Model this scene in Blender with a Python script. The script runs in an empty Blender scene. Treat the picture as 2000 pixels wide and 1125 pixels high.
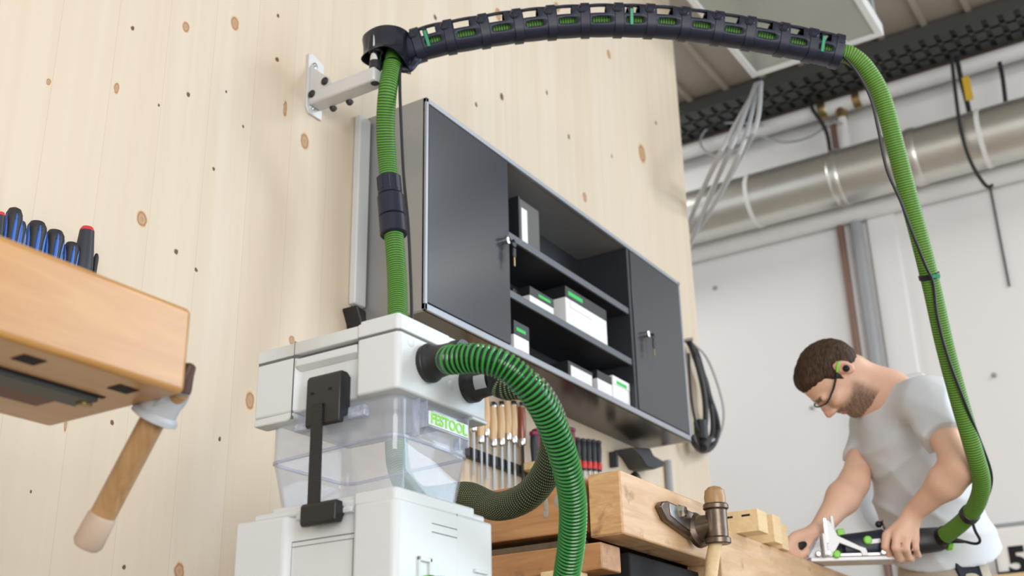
import bpy, math, random
import numpy as np
from mathutils import Vector, Matrix
random.seed(7); np.random.seed(7)
sc = bpy.context.scene; COL = sc.collection
PI = math.pi
# ---------------------------------------------------------------- camera model (calibrated from the vanishing points)
F_PX = 2303.484
YAW, PIT, ROL = math.radians(32.0471), math.radians(22.25259), math.radians(-1.29115)
_d = np.array([math.cos(PIT)*math.cos(YAW), math.cos(PIT)*math.sin(YAW), math.sin(PIT)])
_r = np.array([math.sin(YAW), -math.cos(YAW), 0.0]); _u = np.cross(_r, _d)
_c, _s = math.cos(ROL), math.sin(ROL)
RGT, UPV, FWD = _c*_r+_s*_u, -_s*_r+_c*_u, _d
CAM = np.array([0, 0, 0.40])
def _ray(x, y): return RGT*((x-1000)/F_PX) - UPV*((y-562.5)/F_PX) + FWD
def at(x, y, axis, val):                      # sight line through a photo point met with a world plane
    v = _ray(x, y); i = 'xyz'.index(axis); return CAM + v*((val-CAM[i])/v[i])
def dep(x, y, D): return CAM + _ray(x, y)*D
# ---------------------------------------------------------------- mesh builder
class MB:
    def __init__(s): s.v = []; s.f = []; s.uv = {}
    def add(s, vs, fs, uvs=None):
        o = len(s.v); s.v += [tuple(map(float, p)) for p in vs]
        for i, f in enumerate(fs):
            if uvs: s.uv[len(s.f)] = uvs[i]
            s.f.append(tuple(o+k for k in f))
        return s
    def box(s, x0, x1, y0, y1, z0, z1):
        x0, x1 = min(x0, x1), max(x0, x1); y0, y1 = min(y0, y1), max(y0, y1); z0, z1 = min(z0, z1), max(z0, z1)
        return s.add([(x0,y0,z0),(x1,y0,z0),(x1,y1,z0),(x0,y1,z0),(x0,y0,z1),(x1,y0,z1),(x1,y1,z1),(x0,y1,z1)],
                     [(0,3,2,1),(4,5,6,7),(0,1,5,4),(1,2,6,5),(2,3,7,6),(3,0,4,7)])
    def obox(s, c, ax, ay, az, hx, hy, hz):   # oriented box
        c, ax, ay, az = map(lambda q: np.array(q, float), (c, ax, ay, az))
        vs = [c+ax*hx*i+ay*hy*j+az*hz*k for k in (-1,1) for i, j in ((-1,-1),(1,-1),(1,1),(-1,1))]
        fs = [(0,3,2,1),(4,5,6,7),(0,1,5,4),(1,2,6,5),(2,3,7,6),(3,0,4,7)]
        if np.dot(np.cross(ax, ay), az) < 0: fs = [f[::-1] for f in fs]
        return s.add(vs, fs)
    def prism(s, pts, axis, a0, a1):          # convex or concave outline extruded along an axis
        n = len(pts); A = sum(pts[i][0]*pts[(i+1)%n][1]-pts[(i+1)%n][0]*pts[i][1] for i in range(n))
        if A < 0: pts = pts[::-1]
        if a0 > a1: a0, a1 = a1, a0
        def m(p, a): return {'z': (p[0],p[1],a), 'x': (a,p[0],p[1]), 'y': (p[0],a,p[1])}[axis]
        vs = [m(p, a0) for p in pts]+[m(p, a1) for p in pts]
        fs = [tuple(range(n))[::-1], tuple(range(n, 2*n))]+[(i,(i+1)%n,n+(i+1)%n,n+i) for i in range(n)]
        if axis == 'y': fs = [f[::-1] for f in fs]
        return s.add(vs, fs)
    def loft(s, rings, cap=True):             # list of equal-length vertex rings
        n = len(rings[0]); vs = [p for r in rings for p in r]; fs = []
        for k in range(len(rings)-1):
            for i in range(n):
                fs.append((k*n+i, k*n+(i+1)%n, (k+1)*n+(i+1)%n, (k+1)*n+i))
        if cap:
            fs.append(tuple(range(n))[::-1]); fs.append(tuple((len(rings)-1)*n+i for i in range(n)))
        return s.add(vs, fs)
    def tube(s, path, r, n=12, cap=True, uvlen=True):
        P = [np.array(p, float) for p in path]; m = len(P)
        R = [r]*m if np.isscalar(r) else list(r)
        T = [P[min(i+1,m-1)]-P[max(i-1,0)] for i in range(m)]; T = [t/max(np.linalg.norm(t),1e-9) for t in T]
        a = np.array([0,0,1.]) if abs(T[0][2]) < .9 else np.array([1.,0,0])
        N = np.cross(T[0], np.cross(a, T[0])); N /= np.linalg.norm(N)
        vs = []; L = 0; Ls = []
        for i in range(m):
            if i: L += np.linalg.norm(P[i]-P[i-1]); N = N-T[i]*np.dot(N, T[i]); N /= max(np.linalg.norm(N),1e-9)
            B = np.cross(T[i], N); Ls.append(L)
            for k in range(n):
                q = 2*PI*k/n; vs.append(P[i]+(N*math.cos(q)+B*math.sin(q))*R[i])
        fs = []; uv = []
        for i in range(m-1):
            for k in range(n):
                fs.append((i*n+k, i*n+(k+1)%n, (i+1)*n+(k+1)%n, (i+1)*n+k))
                uv.append(((k/n,Ls[i]),((k+1)/n,Ls[i]),((k+1)/n,Ls[i+1]),(k/n,Ls[i+1])))
        if cap:
            fs.append(tuple(range(n))[::-1]); uv.append(tuple((0,0) for _ in range(n)))
            fs.append(tuple((m-1)*n+k for k in range(n))); uv.append(tuple((0,0) for _ in range(n)))
        return s.add(vs, fs, uv)
    def lathe(s, prof, o, ax, n=24, cap=True):   # prof: (radius, height along ax)
        o = np.array(o, float); ax = np.array(ax, float); ax = ax/np.linalg.norm(ax)
        a = np.array([0,0,1.]) if abs(ax[2]) < .9 else np.array([1.,0,0])
        N = np.cross(ax, a); N /= np.linalg.norm(N); B = np.cross(ax, N)
        rings = [[o+ax*h+(N*math.cos(2*PI*k/n)+B*math.sin(2*PI*k/n))*max(r,1e-4) for k in range(n)] for r, h in prof]
        return s.loft(rings, cap)
    def cyl(s, p0, p1, r, n=20):
        p0 = np.array(p0,float); p1 = np.array(p1,float); L = np.linalg.norm(p1-p0)
        return s.lathe([(r,0),(r,L)], p0, p1-p0, n)
    def ball(s, c, r, n=16, sq=(1,1,1)):
        m = n//2; c = np.array(c, float); rings = []
        for i in range(m+1):
            t = PI*i/m; q = max(math.sin(t), .02)
            rings.append([c+np.array([math.cos(2*PI*k/n)*q*sq[0], math.sin(2*PI*k/n)*q*sq[1], -math.cos(t)*sq[2]])*r for k in range(n)])
        return s.loft(rings)
WORLD = {}
def root(name, loc, label, cat, group=None):
    o = bpy.data.objects.new(name, None); COL.objects.link(o); o.location = Vector(loc); o.empty_display_size = .05
    WORLD[o.name] = np.array(loc, float); tag(o, label, cat, group); return o
def tag(o, label=None, cat=None, group=None, kind=None):
    if label: o['label'] = label
    if cat: o['category'] = cat
    if group: o['group'] = group
    if kind: o['kind'] = kind
    return o
def link_mesh(name, me, parent, c):
    o = bpy.data.objects.new(name, me); COL.objects.link(o)
    base = WORLD[parent.name] if parent else np.zeros(3)
    if parent: o.parent = parent
    o.location = Vector(c-base); WORLD[o.name] = c; return o
def build(name, mb, mat, parent=None, bevel=0, seg=2, ang=35, subsurf=0, solid=0, wn=False):
    V = np.array(mb.v); c = (V.min(0)+V.max(0))/2
    me = bpy.data.meshes.new(name); me.from_pydata([tuple(p) for p in V-c], [], mb.f)
    if mb.uv:
        uvl = me.uv_layers.new(name='UVMap'); k = 0
        for fi, f in enumerate(mb.f):
            u = mb.uv.get(fi)
            for j in range(len(f)):
                if u: uvl.data[k].uv = u[j]
                k += 1
    me.update(); me.polygons.foreach_set('use_smooth', [True]*len(me.polygons))
    me.set_sharp_from_angle(angle=math.radians(ang))
    me.materials.append(mat)
    o = link_mesh(name, me, parent, c)
    if solid:
        m = o.modifiers.new('solid', 'SOLIDIFY'); m.thickness = solid; m.offset = -1
    if bevel:
        m = o.modifiers.new('bevel', 'BEVEL'); m.width = bevel; m.segments = seg; m.limit_method = 'ANGLE'; m.angle_limit = math.radians(40)
        m.harden_normals = False
    if wn: m = o.modifiers.new('wn', 'WEIGHTED_NORMAL'); m.keep_sharp = True
    if subsurf:
        m = o.modifiers.new('sub', 'SUBSURF'); m.levels = subsurf; m.render_levels = subsurf
    return o
def copy_tree(o, parent=None):
    c = o.copy(); COL.objects.link(c)
    if parent: c.parent = parent
    for ch in list(o.children): copy_tree(ch, c)
    return c
def text(name, s, size, mat, parent, o, right, up, depth=.0006, bold=0):
    cu = bpy.data.curves.new(name, 'FONT'); cu.body = s; cu.size = size; cu.extrude = depth; cu.align_x = 'CENTER'; cu.align_y = 'CENTER'; cu.offset = bold
    tmp = bpy.data.objects.new(name+'_c', cu); COL.objects.link(tmp)
    dg = bpy.context.evaluated_depsgraph_get(); me = bpy.data.meshes.new_from_object(tmp.evaluated_get(dg))
    bpy.data.objects.remove(tmp); me.materials.clear(); me.materials.append(mat)
    ob = link_mesh(name, me, parent, np.array(o, float))
    r, u = Vector(right).normalized(), Vector(up).normalized(); n = r.cross(u)
    ob.rotation_euler = Matrix((r, u, n)).transposed().to_euler(); return ob
def spline(pts, n=12):                       # Catmull-Rom through the points
    P = [np.array(p, float) for p in pts]; P = [2*P[0]-P[1]]+P+[2*P[-1]-P[-2]]; out = []
    for i in range(1, len(P)-2):
        for k in range(n):
            t = k/n; a, b, c, d = P[i-1:i+3]
            out.append(.5*((2*b)+(c-a)*t+(2*a-5*b+4*c-d)*t*t+(3*b-a-3*c+d)*t**3))
    out.append(P[-2]); return out
def resample(path, step):
    P = np.array(path); L = np.concatenate([[0], np.cumsum(np.linalg.norm(np.diff(P, axis=0), axis=1))])
    n = max(2, int(L[-1]/step)+1); q = np.linspace(0, L[-1], n)
    return [np.array([np.interp(t, L, P[:,k]) for k in range(3)]) for t in q]
# ---------------------------------------------------------------- materials
def nt(name):
    m = bpy.data.materials.new(name); m.use_nodes = True; t = m.node_tree; return m, t, t.nodes['Principled BSDF']
def mat(name, col, rough=.5, metal=0, var=.06, scale=12, bump=0, bscale=200, coat=0, spec=.5):
    m, t, b = nt(name); N = t.nodes; L = t.links
    tc = N.new('ShaderNodeTexCoord'); no = N.new('ShaderNodeTexNoise'); no.inputs['Scale'].default_value = scale; no.inputs['Detail'].default_value = 4
    L.new(tc.outputs['Object'], no.inputs['Vector'])
    mx = N.new('ShaderNodeMix'); mx.data_type = 'RGBA'
    mx.inputs[6].default_value = (*[max(0, c*(1-var)) for c in col], 1); mx.inputs[7].default_value = (*[min(1, c*(1+var)) for c in col], 1)
    L.new(no.outputs['Fac'], mx.inputs[0]); L.new(mx.outputs[2], b.inputs['Base Color'])
    b.inputs['Roughness'].default_value = rough; b.inputs['Metallic'].default_value = metal; b.inputs['Coat Weight'].default_value = coat; b.inputs['Specular IOR Level'].default_value = spec
    b.inputs['Coat Roughness'].default_value = .15
    if bump:
        n2 = N.new('ShaderNodeTexNoise'); n2.inputs['Scale'].default_value = bscale; L.new(tc.outputs['Object'], n2.inputs['Vector'])
        bp = N.new('ShaderNodeBump'); bp.inputs['Strength'].default_value = bump; bp.inputs['Distance'].default_value = .002
        L.new(n2.outputs['Fac'], bp.inputs['Height']); L.new(bp.outputs['Normal'], b.inputs['Normal'])
    return m
def wood(name, c0, c1, grain=(3,40,40), rough=.45, coat=0, dark=None, warp=1.5):
    m, t, b = nt(name); N = t.nodes; L = t.links
    tc = N.new('ShaderNodeTexCoord'); mp = N.new('ShaderNodeMapping'); mp.inputs['Scale'].default_value = grain
    L.new(tc.outputs['Object'], mp.inputs['Vector'])
    no = N.new('ShaderNodeTexNoise'); no.inputs['Scale'].default_value = 1; no.inputs['Detail'].default_value = 8; no.inputs['Distortion'].default_value = warp; no.inputs['Roughness'].default_value = .6
    L.new(mp.outputs['Vector'], no.inputs['Vector'])
    cr = N.new('ShaderNodeValToRGB'); e = cr.color_ramp.elements
    e[0].position = .3; e[0].color = (*c0, 1); e[1].position = .68; e[1].color = (*c1, 1)
    L.new(no.outputs['Fac'], cr.inputs['Fac']); out = cr.outputs['Color']
    if dark:                                 # scattered stains and dents
        n2 = N.new('ShaderNodeTexNoise'); n2.inputs['Scale'].default_value = 22; n2.inputs['Detail'].default_value = 5; L.new(tc.outputs['Object'], n2.inputs['Vector'])
        r2 = N.new('ShaderNodeValToRGB'); r2.color_ramp.elements[0].position = .60; r2.color_ramp.elements[1].position = .74; L.new(n2.outputs['Fac'], r2.inputs['Fac'])
        mx = N.new('ShaderNodeMix'); mx.data_type = 'RGBA'; mx.inputs[7].default_value = (*dark, 1)
        L.new(r2.outputs['Color'], mx.inputs[0]); L.new(out, mx.inputs[6]); out = mx.outputs[2]
    L.new(out, b.inputs['Base Color']); b.inputs['Roughness'].default_value = rough; b.inputs['Coat Weight'].default_value = coat; b.inputs['Coat Roughness'].default_value = .25
    return m
def mathn(t, op, a, b=None):
    n = t.nodes.new('ShaderNodeMath'); n.operation = op
    for i, q in enumerate((a, b)):
        if q is None: continue
        if isinstance(q, (int, float)): n.inputs[i].default_value = q
        else: t.links.new(q, n.inputs[i])
    return n.outputs[0]
def braid(name, base, dash, rim, pitch=.0067, around=56, fill=.55):
    """woven hose sleeve: rings of the spiral under a mesh of slanted stitches (UV: turn, metres)"""
    m, t, b = nt(name); N = t.nodes; L = t.links
    uv = N.new('ShaderNodeUVMap'); sx = N.new('ShaderNodeSeparateXYZ'); L.new(uv.outputs['UV'], sx.inputs[0])
    row = mathn(t, 'DIVIDE', sx.outputs['Y'], pitch); fr = mathn(t, 'FRACT', row); fl = mathn(t, 'FLOOR', row)
    h = mathn(t, 'SUBTRACT', 1.0, mathn(t, 'ABSOLUTE', mathn(t, 'SUBTRACT', mathn(t, 'MULTIPLY', fr, 2), 1)))   # 0 at row edge, 1 mid
    a = mathn(t, 'ADD', mathn(t, 'ADD', mathn(t, 'MULTIPLY', sx.outputs['X'], around), mathn(t, 'MULTIPLY', fl, .5)), mathn(t, 'MULTIPLY', fr, .5))
    fa = mathn(t, 'FRACT', a); dm = mathn(t, 'MULTIPLY', mathn(t, 'LESS_THAN', fa, fill), mathn(t, 'GREATER_THAN', h, .6))
    mr = N.new('ShaderNodeMix'); mr.data_type = 'RGBA'; mr.inputs[6].default_value = (*base, 1); mr.inputs[7].default_value = (*rim, 1)
    L.new(mathn(t, 'SMOOTH_MIN', mathn(t, 'MULTIPLY', h, 1.6), 1.0), mr.inputs[0])
    md = N.new('ShaderNodeMix'); md.data_type = 'RGBA'; L.new(dm, md.inputs[0]); L.new(mr.outputs[2], md.inputs[6]); md.inputs[7].default_value = (*dash, 1)
    L.new(md.outputs[2], b.inputs['Base Color']); b.inputs['Roughness'].default_value = .55
    bp = N.new('ShaderNodeBump'); bp.inputs['Strength'].default_value = .6; bp.inputs['Distance'].default_value = .0015
    L.new(mathn(t, 'ADD', h, mathn(t, 'MULTIPLY', dm, .5)), bp.inputs['Height']); L.new(bp.outputs['Normal'], b.inputs['Normal'])
    return m
M = {}
M['white'] = mat('white_plastic', (.63,.655,.66), .38, var=.015, bump=.03, bscale=900)
M['white2'] = mat('white_plastic_trim', (.66,.67,.67), .4, var=.015)
M['groove'] = mat('seam_shadow_gap', (.13,.13,.13), .8)
M['black'] = mat('black_plastic', (.012,.012,.013), .42, bump=.1, bscale=500)
M['rubber'] = mat('black_rubber', (.018,.018,.02), .55)
M['navy'] = mat('navy_black_plastic', (.015,.018,.036), .40, var=.1, bump=.05, bscale=600, spec=.35)
M['navyg'] = mat('dark_navy_gloss', (.012,.013,.022), .2, spec=.4)
M['greenclip'] = mat('teal_green_plastic', (.02,.27,.13), .35)
M['lime'] = mat('lime_green_plastic', (.22,.62,.04), .35)
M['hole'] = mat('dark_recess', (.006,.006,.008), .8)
M['alu'] = mat('silver_powder_coat', (.62,.62,.62), .42, .25, bump=.05, bscale=800)
M['chrome'] = mat('polished_chrome', (.75,.75,.74), .16, 1)
M['steel'] = mat('worn_steel', (.45,.44,.43), .3, 1, var=.2, scale=40)
M['rusty'] = mat('oily_brown_steel', (.16,.12,.09), .34, .85, var=.4, scale=35, bump=.15, bscale=90)
M['galv'] = mat('galvanised_duct', (.66,.65,.61), .32, .85, var=.12, scale=3)
M['galvd'] = mat('galvanised_panel', (.42,.43,.38), .45, .5, var=.1, scale=2)
M['cabdoor'] = mat('anthracite_lacquer', (.040,.046,.057), .20, var=.05, scale=4, bump=.02, bscale=500, spec=.5)
M['cabside'] = mat('graphite_sheet_steel', (.36,.36,.36), .32, .4, var=.06, scale=5)
M['cabedge'] = mat('grey_cabinet_edge', (.34,.36,.40), .35, .3)
M['cabbot'] = mat('cabinet_underside_shade', (.035,.030,.026), .2, .1, spec=.5)  # underside only: shade and brown reflections put into the colour
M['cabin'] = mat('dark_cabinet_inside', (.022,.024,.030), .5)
M['shelf'] = mat('shelf_grey_edge', (.10,.11,.13), .4)
M['bench'] = wood('bench_beech', (.55,.32,.16), (.72,.49,.29), (3.5,30,30), .42, .15, dark=(.30,.15,.06))
M['benchend'] = wood('bench_end_grain', (.52,.28,.12), (.70,.43,.20), (14,14,60), .5, .1, dark=(.26,.13,.06))
M['benchred'] = wood('bench_apron_reddish', (.36,.16,.06), (.52,.27,.11), (30,3.5,30), .38, .2, dark=(.24,.12,.06))
M['lightwood'] = wood('planed_light_wood', (.72,.50,.26), (.84,.64,.38), (4,40,40), .5)
M['vblock'] = wood('varnished_beech', (.42,.19,.045), (.52,.265,.078), (2.5,26,26), .32, .35)
M['dowel'] = wood('brown_dowel', (.30,.16,.06), (.46,.27,.12), (40,40,5), .4, .2)
M['dowelend'] = mat('worn_dowel_tip', (.50,.38,.29), .55)
M['socket'] = mat('grey_painted_casting', (.42,.44,.46), .4)
M['handle'] = wood('chisel_beech', (.62,.40,.20), (.78,.56,.32), (60,60,8), .35, .3)
M['redhandle'] = wood('chisel_redwood', (.22,.05,.02), (.34,.09,.04), (60,60,8), .25, .5)
M['blade'] = mat('chisel_steel', (.55,.60,.66), .2, 1)
M['bladed'] = mat('dark_tool_steel', (.13,.12,.11), .35, .8)
M['blue'] = mat('blue_grip', (.02,.10,.42), .35)
M['red'] = mat('red_plastic', (.62,.03,.03), .35)
M['maroon'] = mat('maroon_grip', (.20,.012,.055), .4)
M['gripdark'] = mat('charcoal_grip', (.022,.025,.032), .5)
M['paper'] = mat('white_card', (.82,.83,.82), .6)
M['greentxt'] = mat('green_print', (.03,.55,.10), .6)
M['limetxt'] = mat('lime_letters', (.30,.85,.10), .5)
M['redtxt'] = mat('red_print', (.65,.08,.08), .6)
M['boxblack'] = mat('black_card', (.015,.018,.02), .45)
M['boxgrey'] = mat('taupe_file_cover', (.09,.085,.08), .45)
M['pipewhite'] = mat('white_insulated_pipe', (.74,.74,.73), .45)
M['pipegrey'] = mat('grey_conduit', (.33,.34,.36), .5)
M['pipebrown'] = mat('brown_copper_pipe', (.22,.13,.10), .45, .3)
M['brass'] = mat('brass', (.38,.28,.13), .35, .9)
M['cable'] = mat('black_cable', (.012,.012,.014), .45)
M['cableg'] = mat('grey_cable', (.42,.43,.45), .5)
M['tray'] = mat('dark_grey_tray', (.075,.078,.075), .5, .3)
M['ceil'] = mat('ceiling_sheet', (.36,.32,.265), .5, .1, var=.08, scale=1.5)
M['wallw'] = mat('white_wall_paint', (.80,.80,.79), .75, var=.02, scale=1.2)
M['floor'] = mat('grey_concrete_floor', (.36,.32,.265), .7, var=.1, scale=2)
M['yellow'] = mat('yellow_tag', (.65,.42,.04), .5)
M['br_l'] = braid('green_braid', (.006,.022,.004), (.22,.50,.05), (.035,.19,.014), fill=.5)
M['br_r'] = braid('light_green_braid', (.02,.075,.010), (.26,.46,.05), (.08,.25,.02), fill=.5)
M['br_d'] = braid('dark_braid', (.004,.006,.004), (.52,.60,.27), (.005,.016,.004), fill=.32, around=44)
def ribmat():
    m, t, b = nt('green_spiral'); N = t.nodes; L = t.links
    uv = N.new('ShaderNodeUVMap'); sx = N.new('ShaderNodeSeparateXYZ'); L.new(uv.outputs['UV'], sx.inputs[0])
    fr = mathn(t, 'FRACT', mathn(t, 'DIVIDE', sx.outputs['Y'], .0076))
    h = mathn(t, 'SUBTRACT', 1.0, mathn(t, 'ABSOLUTE', mathn(t, 'SUBTRACT', mathn(t, 'MULTIPLY', fr, 2), 1)))
    cr = N.new('ShaderNodeValToRGB'); e = cr.color_ramp.elements
    e[0].position = .40; e[0].color = (.003,.012,.005,1); e[1].position = .62; e[1].color = (.03,.25,.042,1)
    L.new(h, cr.inputs['Fac']); L.new(cr.outputs['Color'], b.inputs['Base Color']); b.inputs['Roughness'].default_value = .22; return m
M['rib'] = ribmat()
def clear(name, tint, dens):
    m, t, b = nt(name); N = t.nodes; L = t.links
    gl = N.new('ShaderNodeBsdfGlossy'); gl.inputs['Roughness'].default_value = .05
    tr = N.new('ShaderNodeBsdfTransparent'); tr.inputs['Color'].default_value = (*tint, 1)
    no = N.new('ShaderNodeTexNoise'); no.inputs['Scale'].default_value = 2.5
    df = N.new('ShaderNodeBsdfDiffuse'); df.inputs['Color'].default_value = (.74,.80,.88,1)  # pale blue haze in the plastic imitates reflected light of an assumed window
    m1 = N.new('ShaderNodeMixShader'); L.new(mathn(t, 'MULTIPLY', no.outputs['Fac'], dens*2), m1.inputs[0]); L.new(tr.outputs[0], m1.inputs[1]); L.new(df.outputs[0], m1.inputs[2])
    lw_ = N.new('ShaderNodeLayerWeight'); lw_.inputs['Blend'].default_value = .5; fn_ = mathn(t, 'ADD', .045, mathn(t, 'MULTIPLY', mathn(t, 'POWER', lw_.outputs['Facing'], 5), .9))
    m2 = N.new('ShaderNodeMixShader'); L.new(fn_, m2.inputs[0]); L.new(m1.outputs[0], m2.inputs[1]); L.new(gl.outputs[0], m2.inputs[2])
    L.new(m2.outputs[0], N['Material Output'].inputs['Surface']); return m
M['clear'] = clear('clear_plastic', (.95,.955,.97), .17)
M['lens'] = clear('clear_lens', (.97,.98,.97), .02)
M['cleartrim'] = clear('clear_plastic_rim', (.78,.78,.88), .35)
# spruce partition with its knots
def spruce():
    m, t, b = nt('spruce_panel'); N = t.nodes; L = t.links
    ge = N.new('ShaderNodeNewGeometry'); pos = ge.outputs['Position']
    mp = N.new('ShaderNodeMapping'); mp.inputs['Scale'].default_value = (26,26,.9); L.new(pos, mp.inputs['Vector'])
    no = N.new('ShaderNodeTexNoise'); no.inputs['Scale'].default_value = 1; no.inputs['Detail'].default_value = 7; no.inputs['Distortion'].default_value = .8; L.new(mp.outputs['Vector'], no.inputs['Vector'])
    cr = N.new('ShaderNodeValToRGB'); e = cr.color_ramp.elements; e[0].position = .25; e[0].color = (.655,.55,.42,1); e[1].position = .75; e[1].color = (.695,.60,.48,1); L.new(no.outputs['Fac'], cr.inputs['Fac'])
    sx = N.new('ShaderNodeSeparateXYZ'); L.new(pos, sx.inputs[0])
    bd = mathn(t, 'DIVIDE', sx.outputs['X'], .137); fl = mathn(t, 'FLOOR', bd); fr = mathn(t, 'FRACT', bd)
    wn = N.new('ShaderNodeTexWhiteNoise'); wn.noise_dimensions = '1D'; L.new(fl, wn.inputs['W'])
    mh = N.new('ShaderNodeMix'); mh.data_type = 'RGBA'; mh.blend_type = 'MULTIPLY'; mh.inputs[7].default_value = (.93,.88,.79,1)
    L.new(mathn(t, 'MULTIPLY', wn.outputs['Value'], .5), mh.inputs[0]); L.new(cr.outputs['Color'], mh.inputs[6])
    ms = N.new('ShaderNodeMix'); ms.data_type = 'RGBA'; ms.inputs[7].default_value = (.45,.32,.19,1)
    L.new(mathn(t, 'MULTIPLY', mathn(t, 'LESS_THAN', fr, .008), .45), ms.inputs[0]); L.new(mh.outputs[2], ms.inputs[6]); col = ms.outputs[2]
    nz = N.new('ShaderNodeTexNoise'); nz.inputs['Scale'].default_value = 60; L.new(pos, nz.inputs['Vector'])
    nv = N.new('ShaderNodeVectorMath'); nv.operation = 'SCALE'; nv.inputs['Scale'].default_value = .007; L.new(nz.outputs['Color'], nv.inputs[0])
    av = N.new('ShaderNodeVectorMath'); av.operation = 'ADD'; L.new(pos, av.inputs[0]); L.new(nv.outputs[0], av.inputs[1])
    big = [(277,428,10,15),(595,276,9,16),(488,783,9,17),(1254,300,11,18),(363,53,7,11),(459,46,8,14),(973,28,8,13),(1088,14,8,9),(350,1116,10,15),(1189,106,6,9),(557,212,4,16),(228,172,5,12),(128,828,3,14),(570,665,6,9),(1142,385,6,10),(95,160,4,7),(1320,560,6,12)]
    small = [(850,34,4,5),(368,184,4,5),(980,189,5,7),(1068,181,3,5),(1111,267,3,5),(344,492,4,5),(383,527,3,4),(417,330,3,4),(219,826,4,5),(429,857,3,4),(243,1107,3,4),(259,55,3,4),(310,205,2,3),(442,179,2,3),(541,116,4,5),(543,31,3,4),(1281,240,3,4),(1195,305,2,4),(930,204,3,5),(475,247,2,3),(182,1035,2,3),(60,960,2,3)]
    def field(lst):
        acc = None
        for x, y, rx, ry in lst:
            p = at(x, y, 'y', 1.85); D = float(np.dot(p-CAM, FWD))/F_PX
            v = N.new('ShaderNodeVectorMath'); v.operation = 'SUBTRACT'; L.new(av.outputs[0], v.inputs[0]); v.inputs[1].default_value = (p[0]+.0035, 1.85, p[2]+.0035)
            w = N.new('ShaderNodeVectorMath'); w.operation = 'MULTIPLY'; L.new(v.outputs[0], w.inputs[0]); w.inputs[1].default_value = (1/(rx*D*1.25), 0, 1/(ry*D*1.05))
            l = N.new('ShaderNodeVectorMath'); l.operation = 'LENGTH'; L.new(w.outputs[0], l.inputs[0])
            acc = l.outputs['Value'] if acc is None else mathn(t, 'MINIMUM', acc, l.outputs['Value'])
        return acc
    for lst, stops in ((big, [(0,(.42,.25,.13,1)),(.55,(.50,.31,.17,1)),(.85,(.33,.17,.08,1)),(1.05,(.62,.42,.25,1)),(1.5,(.80,.65,.46,1))]), (small, [(0,(.10,.055,.03,1)),(.8,(.14,.07,.035,1)),(1.1,(.5,.33,.18,1)),(1.5,(.8,.65,.46,1))])):
        d = field(lst); k = N.new('ShaderNodeValToRGB'); el = k.color_ramp.elements
        d2 = mathn(t, 'DIVIDE', d, 2.0)
        el[0].position = 0; el[0].color = stops[0][1]; el[1].position = stops[-1][0]/2; el[1].color = stops[-1][1]
        for p_, c_ in stops[1:-1]: q = el.new(p_/2); q.color = c_
        L.new(d2, k.inputs['Fac'])
        fac = N.new('ShaderNodeMapRange'); fac.inputs['From Min'].default_value = 1.0; fac.inputs['From Max'].default_value = 1.45; fac.inputs['To Min'].default_value = 1; fac.inputs['To Max'].default_value = 0
        L.new(d, fac.inputs['Value'])
        mk = N.new('ShaderNodeMix'); mk.data_type = 'RGBA'; L.new(fac.outputs[0], mk.inputs[0]); L.new(col, mk.inputs[6]); L.new(k.outputs['Color'], mk.inputs[7]); col = mk.outputs[2]
    L.new(col, b.inputs['Base Color']); b.inputs['Roughness'].default_value = .6
    return m
M['spruce'] = spruce()
# ================================================================ SETTING
def structure(name, mb, m, **k): return tag(build(name, mb, m, **k), kind='structure')
structure('floor', MB().box(-3,7,-2.5,6.5,-.1,0), M['floor'])
structure('wall_left', MB().box(-2.5,4.444,1.85,1.99,0,4.2), M['spruce'])
XB = 6.5
wb = MB()
structure('wall_back', wb.box(XB,XB+.15,-2.0,6.5,0,4.35), M['wallw'])
cl = MB(); cl.box(1.2,7,-2.4,6.5,4.27,4.35)
for k in range(37):
    y = -2.39+k*.24; cl.box(1.2,XB,y,y+.028,4.245,4.27)
structure('ceiling', cl, M['ceil'])
def seam(name, px, py0, py1, w=.012, d=.012, m='groove', x=None):
    a = at(px[0], py0, 'x', XB-.001); b = at(px[1], py1, 'x', XB-.001); y = (a[1]+b[1])/2
    return structure(name, MB().box(XB-d, XB, y-w/2, y+w/2, .2 if b[2] < 2.2 else b[2], a[2]), M[m], bevel=.002)
# raised wall panel to the right of the pipes, panel joint and skirting line
a = at(1692,430,'x',XB-.03); structure('trim_1', MB().box(XB-.03, XB, a[1]-.16, a[1], .1, at(1692,425,'x',XB)[2]), M['wallw'], bevel=.006)
seam('trim_2', (1935,1970), 360, 560, .012)
p = at(1970,1029,'x',XB); structure('trim_3', MB().box(XB-.02, XB, p[1]-1.4, p[1]+.35, p[2]-.022, p[2]+.018), M['pipegrey'], bevel=.003)
bolt0 = None
for i, (px, py, r, lab) in enumerate([(1397,563,.014,'round grey bolt cap on white back wall beside the partition edge'),(1586,797,.012,'round grey bolt cap on white wall left of the bent worker'),(1942,733,.014,'round grey bolt cap on white wall right of the hanging hose')]):
    p = at(px,py,'x',XB); o = build('wall_bolt', MB().lathe([(r,0),(r,.008),(r*.6,.014)], p, (-1,0,0), 16), M['pipegrey']); tag(o, lab, 'bolt', 'bolts in the white back wall')
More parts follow.
